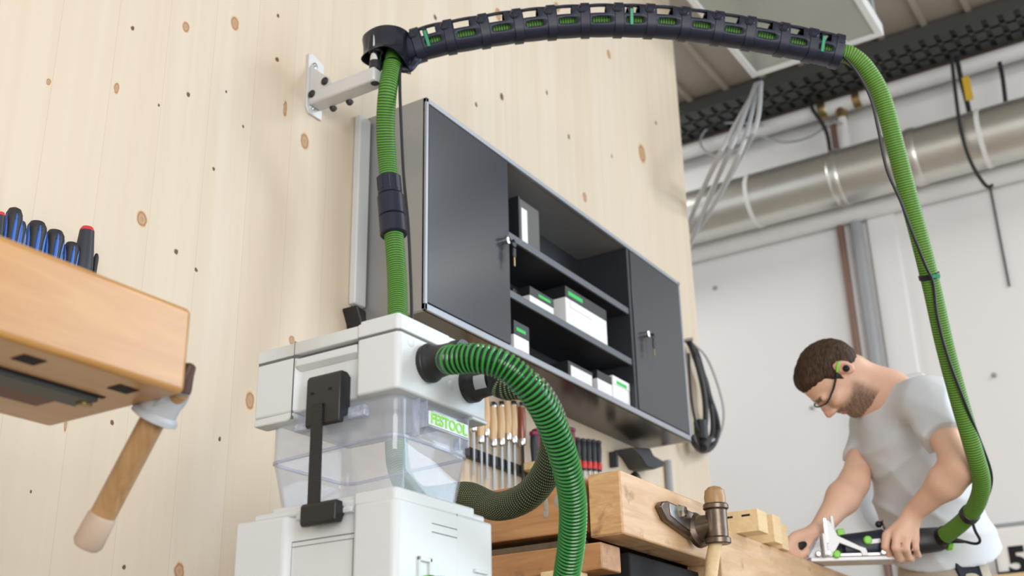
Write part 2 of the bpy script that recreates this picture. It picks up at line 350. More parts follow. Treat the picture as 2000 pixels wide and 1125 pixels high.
# ---------------------------------------------------------------- services along the back wall
def along(px0, py0, px1, py1, x, ext0=.0, ext1=.3):     # straight run parallel to the back wall (y axis) through the photo points
    a, b = at(px0,py0,'x',x), at(px1,py1,'x',x); z = (a[2]+b[2])/2
    return np.array([x, a[1]+ext0, z]), np.array([x, b[1]-ext1, z])
a, b = along(1345,303,1990,92, 6.36, 1.2, 2.2); o = build('heating_pipe', MB().cyl(a,b,.047,24), M['pipewhite']); tag(o, 'white insulated pipe running directly under the dark cable tray', 'pipe')
PU = a[2]
a, b = along(1350,412,1990,268, 6.2, 1.5, 2.2); DUZ = a[2]; DUR = .163
d = root('ventilation_duct', (6.2,a[1],a[2]), 'large round galvanised ventilation duct along the white back wall', 'duct')
build('duct_shell', MB().cyl(a,b,DUR,48), M['galv'], d)
for py in [at(1475,390,'x',6.2)[1], at(1925,285,'x',6.2)[1]]:
    build('hanger_strap', MB().lathe([(DUR+.001,-.012),(DUR+.005,-.012),(DUR+.005,.012),(DUR+.001,.012)], (6.2,py,a[2]), (0,1,0), 40), M['pipewhite'], d)
for yy in (at(1640,350,'x',6.2)[1], at(1790,310,'x',6.2)[1]):
    build('duct_joint', MB().lathe([(DUR,-.03),(DUR+.006,-.02),(DUR+.006,.02),(DUR,.03)], (6.2,yy,a[2]), (0,1,0), 40), M['galv'], d)
a, b = along(1352,492,1990,336, 6.435, 1.3, 2.2); o = build('cold_water_pipe', MB().cyl(a,b,.06,24), M['pipewhite']); tag(o, 'white pipe running just below the big silver duct', 'pipe'); PL = a[2]
# cable tray: ladder of rails and rungs under the ceiling
a, b = along(1340,232,1990,38, 6.15, 1.0, 2.2)
t = root('cable_tray', (6.15,a[1],a[2]), 'dark perforated cable tray hung under the ceiling above the pipes', 'cable tray')
tb = MB(); y = b[1]; tz = a[2]
tb.box(6.02,6.03,b[1],a[1],tz-.03,tz+.05); tb.box(6.34,6.35,b[1],a[1],tz-.03,tz+.05); tb.box(6.12,6.14,b[1],a[1],tz-.03,tz-.026); tb.box(6.23,6.25,b[1],a[1],tz-.03,tz-.026)
build('side_rail', tb, M['tray'], t)
rb = MB()
while y < a[1]: rb.box(6.03,6.34,y,y+.055,tz-.03,tz-.026); y += .085
build('rung_strip', rb, M['tray'], t)
cb_ = MB(); cb_.box(6.05,6.32,b[1],a[1],tz-.02,tz+.02); build('cable_bundle', cb_, M['cable'], t, bevel=.01)
o = build('ceiling_angle', MB().box(6.36,6.44,b[1],a[1],PU+.10,PU+.16), M['pipebrown']); tag(o, 'reddish brown steel angle between cable tray and white pipe', 'steel angle')
# hung galvanised panel
zp = 3.62; c1 = at(1475,158,'z',zp); c2 = at(1722,60,'z',zp); X1 = (c1[0]+c2[0])/2
r = root('ceiling_panel', (X1-1.2,(c1[1]+c2[1])/2,zp), 'pale galvanised ceiling panel hung above the boom arm end', 'ceiling panel')
build('panel_sheet', MB().box(X1-2.4,X1-.02,c2[1]+.02,c1[1]-.02,zp+.004,zp+.05), M['galvd'], r)
fr_ = MB(); fr_.box(X1-.035,X1,c2[1],c1[1],zp-.006,zp+.06); fr_.box(X1-2.4,X1-.035,c2[1],c2[1]+.035,zp-.006,zp+.06); fr_.box(X1-2.4,X1-.035,c1[1]-.035,c1[1],zp-.006,zp+.06)
build('panel_frame', fr_, M['pipewhite'], r, bevel=.004)
for c_ in (c1, c2):
    yy = c_[1]+(-.03 if c_ is c1 else .03)
    build('suspension_rod', MB().cyl((X1-.03,yy,zp+.05),(X1-.03,yy,4.27),.014,10), M['pipegrey'], r)
# hanging bundle of grey cables from the panel corner
hb = root('hanging_cables', c1, 'bundle of grey cables hanging from the ceiling panel corner', 'cables')
ends = [((1476,165),(1440,260),(1392,370),(1345,485)),((1480,165),(1455,270),(1405,380),(1350,470)),((1470,165),(1425,265),(1375,365),(1340,450)),((1486,170),(1478,240),(1445,310),(1395,400))]
for k, e in enumerate(ends):
    pts = [dep(px,py,4.75+.22*i) for i, (px,py) in enumerate(e)]; pts[0] = c1+np.array([.0,-.01*k,-.02])
    build('cable', MB().tube(spline(pts,8),.011,8), M['cableg'], hb)
# loose dark cables looping over the white pipe
lc = root('looped_cable', at(1440,290,'x',6.28), 'thin dark cable looping over the upper white pipe', 'cable')
pts = [at(px,py,'x',6.27) for px,py in [(1490,245),(1440,240),(1390,245),(1368,275),(1385,300),(1430,300),(1480,268),(1530,278),(1580,268),(1625,240),(1645,242)]]
build('cable', MB().tube(spline(pts,8),.008,8), M['pipegrey'], lc)
pts = [at(px,py,'x',6.26) for px,py in [(1580,190),(1588,215),(1605,240),(1616,265),(1622,302)]]
o = build('drop_cable', MB().tube(spline(pts,8),.012,8), M['cable']); tag(o, 'short black cable dropping from tray left of the brass tee', 'cable')
# brass tee with its stub pipes
q = at(1641,205,'x',6.36)
tv = root('brass_tee', q, 'brass pipe tee set into the upper white pipe', 'pipe fitting')
build('tee_body', MB().lathe([(.05,-.13),(.056,-.13),(.056,-.09),(.045,-.08),(.045,.08),(.056,.09),(.056,.13),(.05,.13)], (6.36,q[1],PU), (0,1,0), 24), M['brass'], tv)
build('tee_outlet', MB().cyl((6.36,q[1],PU),(6.36,q[1],PU-.09),.036,18), M['brass'], tv)
o = build('branch_pipe', MB().cyl((6.36,q[1],PU-.09),(6.36,q[1],DUZ+.02),.026,16), M['pipewhite']); tag(o, 'short white pipe dropping from the brass tee', 'pipe')
q2 = at(1645,270,'x',6.42); o = build('copper_stub', MB().cyl((6.44,q2[1]+.05,PU-.05),(6.44,q2[1]+.05,DUZ),.02,14), M['pipebrown']); tag(o, 'short brown pipe beside the white branch pipe', 'pipe')
# right-hand ropes and tag
pts = [at(px,py,'x',6.00) for px,py in [(1858,105),(1866,180),(1878,260),(1898,320),(1925,362),(1940,362)]]
o = build('drop_cable', MB().tube(spline(pts,8),.010,8), M['cable']); tag(o, 'long black cable hanging from tray down across the silver duct', 'cable')
tp = root('tag_cable', at(1880,150,'x',6.30), 'dark cable with a yellow tag below the cable tray', 'cable')
pts = [at(px,py,'x',6.24) for px,py in [(1868,110),(1876,150),(1885,185),(1894,222)]]
build('cable', MB().tube(spline(pts,6),.014,8), M['cable'], tp)
q = at(1890,172,'x',6.22); build('tag', MB().box(6.212,6.218,q[1]-.02,q[1]+.02,q[2]-.08,q[2]+.07), M['yellow'], tp)
pts = [at(px,py,'x',6.27) for px,py in [(1952,122),(1958,150),(1964,200)]]
o = build('drop_cable', MB().tube(spline(pts,6),.012,8), M['cable']); tag(o, 'short dark cable at the far right below the white pipe', 'cable')
for (px,py0,px1,py1,r_,m_,x_,lab) in [(1640,437,1716,1000,.022,'pipebrown',6.45,'thin brown pipe running down the white wall behind the worker'),(1671,432,1730,760,.032,'pipegrey',6.45,'grey conduit running down the white wall behind the worker')]:
    a = at(px,py0,'x',x_); b = at(px1,py1,'x',x_); yy = (a[1]+b[1])/2
    o = build('wall_pipe', MB().cyl((x_,a[1],PL),(x_,a[1],.3),r_,16), M[m_]); tag(o, lab, 'pipe', 'vertical pipes on the back wall')
pts = [at(px,py,'x',6.38) for px,py in [(1722,880),(1700,905),(1692,950),(1700,1000),(1730,1030),(1765,1035)]]
o = build('grey_hose', MB().tube(spline(pts,8),.045,12), M['cableg']); tag(o, 'thick grey hose looped on the white wall behind the worker', 'hose')
# board with a large 5 low on the right
a = at(1962,1078,'x',6.38); b = at(2000,1118,'x',6.38)
sb = root('number_board', (6.38,a[1]-.2,b[2]), 'white board with black number at the lower right edge', 'board')
build('board', MB().box(6.38,6.40,a[1]-.62,a[1]+.05,b[2]-.02,a[2]+.12), M['paper'], sb, bevel=.003)
q = at(1988,1098,'x',6.375); text('lettering', '5', .19, M['hole'], sb, (6.377,q[1],q[2]), (0,-1,0), (0,0,1), .001, .008)
build('board_edge', MB().box(6.372,6.38,a[1]+.044,a[1]+.05,b[2]-.02,a[2]+.02), M['hole'], sb)
build('board_base', MB().box(6.372,6.38,a[1]-.62,a[1]+.05,b[2]-.035,b[2]+.012), M['hole'], sb)
o = build('wooden_crate', MB().box(6.1,6.46,a[1]-.7,a[1]+.06,0,b[2]-.036), M['lightwood'], bevel=.004); tag(o, 'pale wooden crate under the number board at lower right', 'crate')
# ================================================================ BOOM ARM
AX = 1.984; AY = 1.631
wbk = root('wall_bracket', (AX,1.85,2.06), 'light grey steel bracket on the wooden wall carrying the boom arm', 'bracket')
z0 = at(600,222,'y',1.85)[2]; z1 = at(600,108,'y',1.85)[2]; xa = at(597,165,'y',1.85)[0]; xb = at(622,165,'y',1.85)[0]
build('mounting_plate', MB().prism([(xa,z0+.015),(xa+.012,z0),(xb+.012,z0),(xb+.012,z1-.005),(xa+.012,z1+.01),(xa,z1)], 'y', 1.843, 1.85), M['alu'], wbk, bevel=.001)
for yy in (z0+.022, z1-.025): build('screw', MB().lathe([(.009,0),(.009,.004),(.006,.005),(.005,.003)], (xa+.022,1.843,yy), (0,-1,0), 14), M['chrome'], wbk)
ab = at(625,190,'x',AX); ae = at(733,143,'x',AX); zA = ae[2]-.006
build('gusset', MB().prism([(1.843,zA-.02),(1.76,zA-.02),(1.78,zA+.04),(1.81,zA+.065),(1.843,zA+.10)], 'x', xa+.008, xa+.016), M['alu'], wbk, bevel=.001)
build('arm_bar', MB().box(xa+.006,xb+.004,AY-.004,1.843,zA-.022,zA+.018), M['alu'], wbk, bevel=.006, seg=3)
for (yy,zz) in ((1.832,zA+.006),(1.79,zA+.03)): build('cap_bolt', MB().lathe([(.011,0),(.011,.003),(.007,.006)], (xa+.007,yy,zz), (-1,0,0), 16), M['black'], wbk)
for yy in (1.80,1.745): build('cap_bolt', MB().lathe([(.010,0),(.010,.004),(.006,.010)], (xb+.006,yy,zA-.021), (0,0,-1), 16), M['black'], wbk)
build('end_plug', MB().lathe([(.011,0),(.010,.002)], (AX+.002,AY+.006,zA-.0215), (0,0,-1), 16), M['black'], wbk)
pc = np.array([AX+.004, AY+.008])
build('pivot_pin', MB().cyl((pc[0],pc[1],zA+.018),(pc[0],pc[1],zA+.085),.0145,24), M['chrome'], wbk)
build('pivot_collar', MB().cyl((pc[0],pc[1],zA+.0175),(pc[0],pc[1],zA+.042),.0155,24), M['black'], wbk)
# boom path
BP = [(806,93,3.05),(850,80,3.05),(900,70,3.05),(1000,54,3.06),(1100,44,3.07),(1200,41,3.07),(1300,45,3.08),(1400,57,3.09),(1500,74,3.09),(1600,94,3.10),(1645,104,3.10)]
bpath = resample(spline([dep(*q) for q in BP],14), .002); bpx = np.array([ (1000+F_PX*np.dot(RGT,p-CAM)/np.dot(FWD,p-CAM)) for p in bpath])
def bframe(px):
    i = int(np.argmin(abs(bpx-px))); i0 = max(0,i-8); i1 = min(len(bpath)-1,i+8)
    tt = bpath[i1]-bpath[i0]; tt /= np.linalg.norm(tt); up = np.array([0,0,.3])+UPV*.7; up = up-tt*np.dot(up,tt); up /= np.linalg.norm(up); return bpath[i], tt, up, np.cross(up, tt)   # side: towards the camera
_, t_, u_, s_ = bframe(1200); SG = 1 if np.dot(s_, CAM-bpath[0]) > 0 else -1
bm_ = root('boom_arm', bpath[0], 'long dark navy articulated boom arm arching over the workshop', 'boom arm')
def shell_ring(o, tt, up, sd, R, n=32, hump=0):
    out = []
    for k in range(n):
        a = 2*PI*k/n; ca, sa = math.cos(a), math.sin(a)
        q = (abs(ca)**3.2+abs(sa)**3.2)**(-1/3.2)
        out.append(o+sd*SG*ca*q*R*.92+up*(sa*q*R*(1+hump*max(0,sa))))
    return out
cols = [818,879,946,1011,1076,1142,1207,1268,1334,1399,1461,1525,1582,1634]
def link(i):
    pA, pB = cols[i], cols[i+1]; mb = MB(); n = 48; rings = []; S = [0,.16,.22,.40,.62,.74,.9,1]
    for q in S:
        o, tt, up, sd = bframe(pA+(pB-pA)*q); rings.append(shell_ring(o, tt, up, sd, .0340+.002*math.sin(PI*q), n, .10))
    vs = [p for r in rings for p in r]; fs = []
    for k in range(len(S)-1):
        for j in range(n):
            a = (j+.5)/n*360; side = a if a <= 180 else a-360
            f = abs(side) if abs(side) <= 90 else 180-abs(side)     # elevation angle on either side
            up_half = side > 0
            if S[k] >= .16 and S[k+1] <= .62+1e-6 and up_half and ((13 < f < 48) if abs(side) <= 90 else (28 < f < 82)): continue
            if S[k] >= .22 and S[k+1] <= .74+1e-6 and not up_half and 3 < f < 19: continue
            fs.append((k*n+j, k*n+(j+1)%n, (k+1)*n+(j+1)%n, (k+1)*n+j))
    mb.add(vs, fs); o = build('link', mb, M['navy'], bm_, solid=.004)
    return o
def collar(px, w=.013, parent=None):
    o, tt, up, sd = bframe(px); mb = MB(); rr = []
    for q, R in ((-w,.037),(-w*.85,.0425),(w*.85,.0425),(w,.037)): rr.append(shell_ring(o+tt*q, tt, up, sd, R, 32, .06))
    inn = [shell_ring(o+tt*q, tt, up, sd, .0295, 32, .06) for q in (w,-w)]
    mb.loft(rr+inn+[rr[0]], cap=False); return build('collar', mb, M['navy'], parent, ang=30)
for i in range(len(cols)-1):
    lk = link(i); collar(cols[i], parent=lk)
    o, tt, up, sd = bframe(cols[i]-4); S_ = sd*SG
    for sgn in (1,-1):
        c_ = o+S_*sgn*.0305+up*.021; ax = S_*sgn*.93+up*.36
        build('pivot_button', MB().lathe([(.0135,0),(.0135,.005),(.011,.0075),(.0085,.0075),(.0078,.006),(.0045,.006),(.004,.001)], c_, ax, 20), M['navyg'], lk)
    o2 = o+tt*.012
    build('screw_recess', MB().lathe([(.0048,0),(.0048,.0012)], o2+S_*.0370-up*.006, S_, 12), M['hole'], lk)
ec = collar(cols[-1], .012, bm_); ec.name = 'end_collar'
o, tt, up, sd = bframe(1634); build('pivot_button', MB().lathe([(.0135,0),(.0135,.005),(.011,.0075),(.0045,.006),(.004,.001)], o+sd*SG*.0285+up*.020, sd*SG*.93+up*.36, 20), M['navyg'], bm_)
for px in (837,1229,1598):
    o, tt, up, sd = bframe(px); S_ = sd*SG; mb = MB(); rr = []
    for q, R in ((-.006,.0365),(-.005,.039),(.005,.039),(.006,.0365)): rr.append(shell_ring(o+tt*q, tt, up, sd, R, 32, .1))
    inn = [shell_ring(o+tt*q, tt, up, sd, .031, 32, .1) for q in (.006,-.006)]
    mb.loft(rr+inn+[rr[0]], cap=False); cpb = build('clip_band', mb, M['navyg'], bm_)
    g = build('clip_tab', MB().obox(o+S_*.0378-up*.001, tt, up, S_, .0042, .022, .0022), M['greenclip'], cpb, bevel=.0015); g['label'] = 'teal green clip'
# swivel head: drum round the hose entry with pivot boss and funnel lip
dc = dep(759,95,3.04); dc = np.array([dc[0],dc[1],0]); zt = dep(764,66,3.045)[2]; zbm = dep(764,122,3.045)[2]
hd = MB(); n = 48; 
def drum_ring(R, z, ex=0, tilt=0):
    out = []
    for k in range(n):
        a = 2*PI*k/n; x = dc[0]+math.cos(a)*R; y = dc[1]+math.sin(a)*R
        v = np.array([x-pc[0], y-pc[1]]); w = (math.cos(a)*-.5+math.sin(a)*.87)   # bulge towards the pivot pin
        e = max(0, w)**6*ex; x += -.5*e; y += .87*e
        f = max(0, (math.cos(a)*.45-math.sin(a)*.89)); out.append((x, y, z-tilt*f*f))
    return out
hd.loft([drum_ring(.0535,zt-.004,.012), drum_ring(.056,zt-.004,.012), drum_ring(.057,zt-.012,.012), drum_ring(.054,zt-.03,.012,.003), drum_ring(.053,zbm+.02,.012,.02), drum_ring(.0535,zbm+.008,.012,.034), drum_ring(.0585,zbm,.012,.045), drum_ring(.056,zbm,.012,.045), drum_ring(.0495,zbm+.012,.012,.03), drum_ring(.049,zt-.008,.012)], cap=False)
dr = build('swivel_head', hd, M['navyg'], bm_, ang=40)
build('head_cover', MB().loft([drum_ring(.0535,zt-.0045,.012), drum_ring(.04,zt,.008), drum_ring(.004,zt+.001,0)], cap=True), M['navyg'], dr)
build('pin_boss', MB().lathe([(.018,0),(.020,.004),(.020,zt-zbm-.012),(.017,zt-zbm-.008)], (pc[0],pc[1],zbm+.004), (0,0,1), 24), M['navyg'], dr)
fh = np.array([FWD[0],FWD[1],0]); fh /= np.linalg.norm(fh); rh_ = np.array([RGT[0],RGT[1],0]); rh_ /= np.linalg.norm(rh_)
build('pin_window', MB().obox(np.array([pc[0],pc[1],(zt+zbm)/2-.004])-fh*.0195, rh_, fh, (0,0,1), .0045, .0015, .020), M['chrome'], dr, bevel=.001)
o, tt, up, sd = bframe(818); S_ = sd*SG
nk = [shell_ring(o-tt*.055-up*.004, tt, up, sd, .024, 32), shell_ring(o-tt*.03-up*.003, tt, up, sd, .034, 32), shell_ring(o-tt*.01, tt, up, sd, .036, 32), shell_ring(o+tt*.004, tt, up, sd, .036, 32), shell_ring(o+tt*.004, tt, up, sd, .031, 32), shell_ring(o-tt*.055-up*.004, tt, up, sd, .020, 32)]
build('neck_collar', MB().loft(nk, cap=False), M['navy'], dr)
flr = [ (dep(775,128,3.02)), (dep(790,133,3.02)), (dep(806,118,3.03)), (dep(818,104,3.03))]
build('funnel_lip', MB().tube(spline([dep(752,118,3.02),dep(768,128,3.0),dep(785,136,3.0),dep(800,134,3.01),dep(812,120,3.03),dep(822,104,3.04)],8),[.004]*8+[.006]*8+[.008]*8+[.010]*8+[.012]*8+[.012],12), M['navy'], dr)
# ================================================================ GREEN SUCTION HOSE THROUGH THE BOOM
HR = .0238
loop = [(1.517,.975,.982),dep(985,750,1.885),dep(1030,753,1.87),dep(1060,786,1.87),dep(1081,835,1.885),dep(1083,875,1.91),dep(1065,927,1.95),dep(1025,972,2.0),dep(968,989,2.08),dep(915,968,2.17),dep(868,972,2.25)]
rise = [dep(868,972,2.25),dep(812,968,2.32),dep(778,910,2.40),dep(775,800,2.52),dep(777,690,2.68),dep(776,560,2.82),dep(771,480,2.88),dep(764,400,2.93),dep(757,320,2.97),dep(753,250,2.97),dep(757,180,2.97),dep(767,125,3.01)]
full = spline(rise,14); k1 = 0
hs = root('suction_hose', dep(776,560,2.82), 'green braided hose running from dust separator over the boom arm to the joiner', 'hose')
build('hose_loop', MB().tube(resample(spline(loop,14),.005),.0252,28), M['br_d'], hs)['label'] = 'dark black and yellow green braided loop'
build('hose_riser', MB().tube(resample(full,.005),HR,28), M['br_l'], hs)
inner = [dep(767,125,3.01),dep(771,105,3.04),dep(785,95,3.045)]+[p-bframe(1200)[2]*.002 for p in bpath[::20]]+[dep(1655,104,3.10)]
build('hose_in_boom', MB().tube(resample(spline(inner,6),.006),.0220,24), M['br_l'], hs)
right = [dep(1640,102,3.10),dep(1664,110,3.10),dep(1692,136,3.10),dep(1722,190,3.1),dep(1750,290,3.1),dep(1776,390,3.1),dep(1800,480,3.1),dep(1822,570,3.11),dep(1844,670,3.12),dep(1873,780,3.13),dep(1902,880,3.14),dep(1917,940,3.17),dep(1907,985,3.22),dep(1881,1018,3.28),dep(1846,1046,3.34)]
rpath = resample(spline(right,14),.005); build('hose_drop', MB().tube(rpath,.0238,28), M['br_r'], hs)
# coupling of three black sleeves on the riser
def seg_between(path, y0, y1):
    out = []
    for p in path:
        py = 562.5-F_PX*np.dot(UPV,p-CAM)/np.dot(FWD,p-CAM)
        if y0 <= py <= y1: out.append(p)
    return out
fine = resample(full,.002)
cp = None
for (y0,y1,rr) in ((345,382,.0305),(382,424,.0335),(424,460,.0340)):
    s = seg_between(fine,y0,y1); m_ = len(s); R = [rr]*m_; R[0] = R[-1] = rr*.93
    o = build('coupling_sleeve', MB().tube(s,R,28), M['navy'], hs if cp is None else cp)
    cp = cp or o
s = seg_between(fine,345,378)
for k in range(10):
    a = 2*PI*k/10; off = np.array([math.cos(a),math.sin(a),0])*.0300
    build('grip_rib', MB().tube([p+off for p in s[2:-2:3]],.0022,6), M['navy'], cp)
def band(path, px, py, name, m, r, w, parent):
    P = np.array(path); q = np.array([[1000+F_PX*np.dot(RGT,p-CAM)/np.dot(FWD,p-CAM), 562.5-F_PX*np.dot(UPV,p-CAM)/np.dot(FWD,p-CAM)] for p in P])
    i = int(np.argmin(np.hypot(q[:,0]-px,q[:,1]-py))); t = P[i+2]-P[i-2]; t /= np.linalg.norm(t)
    return build(name, MB().lathe([(r-.003,-w),(r,-w*.8),(r,w*.8),(r-.003,w)], P[i], t, 28), m, parent), P[i], t
bnd, bp_, bt_ = band(rpath,1814,540,'cable_tie_band',M['navyg'],.0275,.007,hs)
build('band_tab', MB().obox(bp_-FWD*.029+RGT*.008, RGT, UPV, FWD, .010, .0055, .002), M['greenclip'], bnd, bevel=.001)['label'] = 'teal green tab'
band(rpath,1893,1003,'hook_strap_band',M['cable'],.0272,.011,hs)
pw = root('power_cable', dep(797,450,2.8), 'thin black power cable running along the green boom hose', 'cable')
cpath = [dep(805,640,2.70),dep(803,560,2.74),dep(798,450,2.80),dep(789,350,2.88),dep(784,250,2.93),dep(781,170,2.97),dep(783,130,3.0),dep(800,104,3.04)]
for px in range(830,1640,40):
    o, tt, up, sd = bframe(px); cpath.append(o-up*.0245)
cpath += [dep(1645,110,3.085),dep(1672,138,3.075),dep(1700,190,3.07),dep(1716,255,3.065),dep(1732,330,3.06),dep(1760,395,3.055),dep(1786,465,3.05),dep(1808,520,3.06),dep(1822,552,3.078),dep(1831,620,3.085),dep(1852,700,3.09),dep(1886,790,3.10),dep(1916,865,3.13),dep(1935,920,3.16),dep(1934,955,3.19),dep(1918,990,3.22),dep(1900,1012,3.25),dep(1904,1035,3.28),dep(1914,1055,3.30),dep(1906,1062,3.31),dep(1880,1057,3.33),dep(1850,1052,3.35)]
build('cable_run', MB().tube(resample(spline(cpath,10),.008),.0042,10), M['cable'], pw)
build('strain_relief', MB().tube([dep(1884,1058,3.325),dep(1846,1053,3.35)],[.0045,.012],12), M['cable'], pw)
# ================================================================ WALL CABINET
CX0, CX1, CZ0, CZ1, CY = 2.212, 3.812, 1.473, 2.086, 1.643
cb = root('wall_cabinet', (CX0,1.85,CZ0), 'long dark grey steel wall cabinet with two doors and open shelves', 'cabinet')
bd = MB(); bd.box(CX0,CX0+.012,CY+.006,1.85,CZ0,CZ1); bd.box(CX1-.012,CX1,CY+.006,1.85,CZ0,CZ1); bd.box(CX0+.012,CX1-.012,CY+.006,1.85,CZ1-.012,CZ1)
build('carcass', bd, M['cabside'], cb)
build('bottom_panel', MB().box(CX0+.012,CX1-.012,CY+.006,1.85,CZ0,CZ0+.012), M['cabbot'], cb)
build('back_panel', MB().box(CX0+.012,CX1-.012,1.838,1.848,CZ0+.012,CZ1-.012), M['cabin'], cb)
fe = MB(); fe.box(CX0,CX1,CY,CY+.012,CZ0,CZ0+.018); fe.box(CX0,CX1,CY,CY+.012,CZ1-.014,CZ1); fe.box(CX0,CX0+.011,CY,CY+.012,CZ0,CZ1); fe.box(CX1-.011,CX1,CY,CY+.012,CZ0,CZ1)
build('front_edge', fe, M['cabedge'], cb, bevel=.0015)
def door(x0, x1, kx, kz):
    d = build('cabinet_door', MB().box(x0,x1,CY+.001,CY+.017,CZ0+.022,CZ1-.017), M['cabdoor'], cb, bevel=.0015)
    build('lock_knob', MB().lathe([(.010,0),(.010,.010),(.013,.012),(.013,.020),(.010,.022)], (kx,CY+.001,kz), (0,-1,0), 20), M['chrome'], d)
    k = build('key', MB().box(kx+.012,kx+.018,CY-.030,CY-.014,kz-.003,kz+.003).cyl((kx,CY-.021,kz),(kx+.015,CY-.021,kz),.003,8).lathe([(.012,-.002),(.012,.002)],(kx+.022,CY-.022,kz-.004),(0,1,0),18), M['cable'], d)
    build('key_tag', MB().box(kx+.014,kx+.030,CY-.025,CY-.019,kz-.048,kz-.018), M['cable'], k, bevel=.003)
    build('spare_key', MB().box(kx+.019,kx+.025,CY-.0235,CY-.021,kz-.075,kz-.045), M['brass'], k)
door(CX0+.013, 2.617, 2.583, 1.797); door(3.404, CX1-.012, 3.476, 1.777)
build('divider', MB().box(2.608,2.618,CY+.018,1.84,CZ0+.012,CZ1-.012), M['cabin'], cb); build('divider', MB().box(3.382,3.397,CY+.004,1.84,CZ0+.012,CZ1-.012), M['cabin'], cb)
for z in (1.828, 1.646):
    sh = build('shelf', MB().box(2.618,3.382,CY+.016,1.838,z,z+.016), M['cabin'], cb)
    build('shelf_front', MB().box(2.618,3.382,CY+.008,CY+.016,z-.003,z+.019), M['shelf'], sh, bevel=.001)
S0, S1, S2 = CZ0+.012, 1.662, 1.844
def carton(px0, px1, zb, h, label, lid=None, strip=None, body='paper', y=1.665, dp=.11, lidf=.35, grp='boxes in the wall cabinet', name='storage_box', patch=None):
    x0 = at(px0,620,'y',y)[0]; x1 = at(px1,620,'y',y)[0]
    r_ = root(name, ((x0+x1)/2,y,zb), label, 'box', grp)
    build('box_body', MB().box(x0,x1,y,y+dp,zb,zb+h*(1-lidf if lid else 1)), M[body], r_, bevel=.0015)
    if lid: build('lid', MB().box(x0-.001,x1+.001,y-.001,y+dp+.001,zb+h*(1-lidf),zb+h), M[lid], r_, bevel=.0015)
    if strip:
        c_, f0, f1, g0, g1 = strip; build('print', MB().box(x0+(x1-x0)*f0,x0+(x1-x0)*f1,y-.0018,y-.0005,zb+h*g0,zb+h*g1), M[c_], r_)
    if patch:
        c_, f0, f1, g0, g1 = patch; build('label', MB().box(x0+(x1-x0)*f0,x0+(x1-x0)*f1,y-.0022,y-.0005,zb+h*g0,zb+h*g1), M[c_], r_)
    return r_
carton(1003,1022,S1,.05,'flat black box at the left end of the middle shelf','boxblack',None,'boxblack',1.70,.1)
carton(1036,1082,S1,.062,'low white box with black lid and green print on the middle shelf','boxblack',('greentxt',.35,.85,.68,.82),'paper',1.665,.12,.45)
carton(1088,1104,S1,.055,'small dark green box between two white boxes on the middle shelf','boxblack',None,'boxblack',1.70,.08)
carton(1106,1184,S1,.135,'big white box with black top and green print on the middle shelf','boxblack',('greentxt',.06,.40,.80,.90),'paper',1.665,.14,.28,patch=('paper',.1,.62,.52,.70))
carton(1003,1032,S0+.0005,.105,'small white box with green lid strip behind the left door on cabinet floor','boxblack',('greentxt',.15,.75,.72,.82),'paper',1.668,.1,.4,patch=('redtxt',.3,.9,.15,.2))
carton(1106,1152,S0+.0005,.066,'black tray with white front label on the cabinet floor',None,None,'boxblack',1.665,.14,patch=('paper',.08,.94,.15,.8))
carton(1161,1188,S0+.0005,.088,'white box with black lid on cabinet floor beside the divider','boxblack',None,'paper',1.67,.12,.3)
carton(1190,1221,S0+.0005,.095,'white box with red and green print nearest the right door','paper',('greentxt',.2,.8,.74,.86),'paper',1.665,.12,.3,patch=('redtxt',.2,.8,.12,.17))
x0 = at(1012,400,'y',1.70)[0]; x1 = at(1052,400,'y',1.70)[0]
fo = root('box_file', ((x0+x1)/2,1.70,S2), 'black lever arch file with white spine label on the top shelf', 'file', 'boxes in the wall cabinet')
build('file_cover', MB().box(x0,x1,1.70,1.83,S2+.0005,S2+.185), M['boxgrey'], fo, bevel=.002)
build('spine_edge', MB().box(x0-.003,x0+.006,1.697,1.83,S2+.0005,S2+.187), M['boxblack'], fo)
build('spine_label', MB().box(x0+.016,x0+.048,1.698,1.7005,S2+.04,S2+.155), M['paper'], fo)
# white duct strip on the wall at the cabinet's left
xa_, xb_ = at(697,420,'y',1.83)[0], at(719,420,'y',1.83)[0]
o = build('wall_strip', MB().box(xa_,xb_,1.828,1.85,at(705,598,'y',1.83)[2],at(705,224,'y',1.83)[2]), M['white2'], bevel=.004); tag(o, 'narrow white strip on the wooden wall left of the cabinet', 'cable duct')
q = at(706,612,'y',1.80)
o = build('wall_hook', MB().prism([(q[0]-.02,q[2]+.018),(q[0]+.02,q[2]+.012),(q[0]+.03,q[2]-.12),(q[0]+.015,q[2]-.12),(q[0]-.0,q[2]-.02)], 'y', 1.80, 1.85), M['cable'], bevel=.004); tag(o, 'black hook on the wall below the white strip', 'hook')
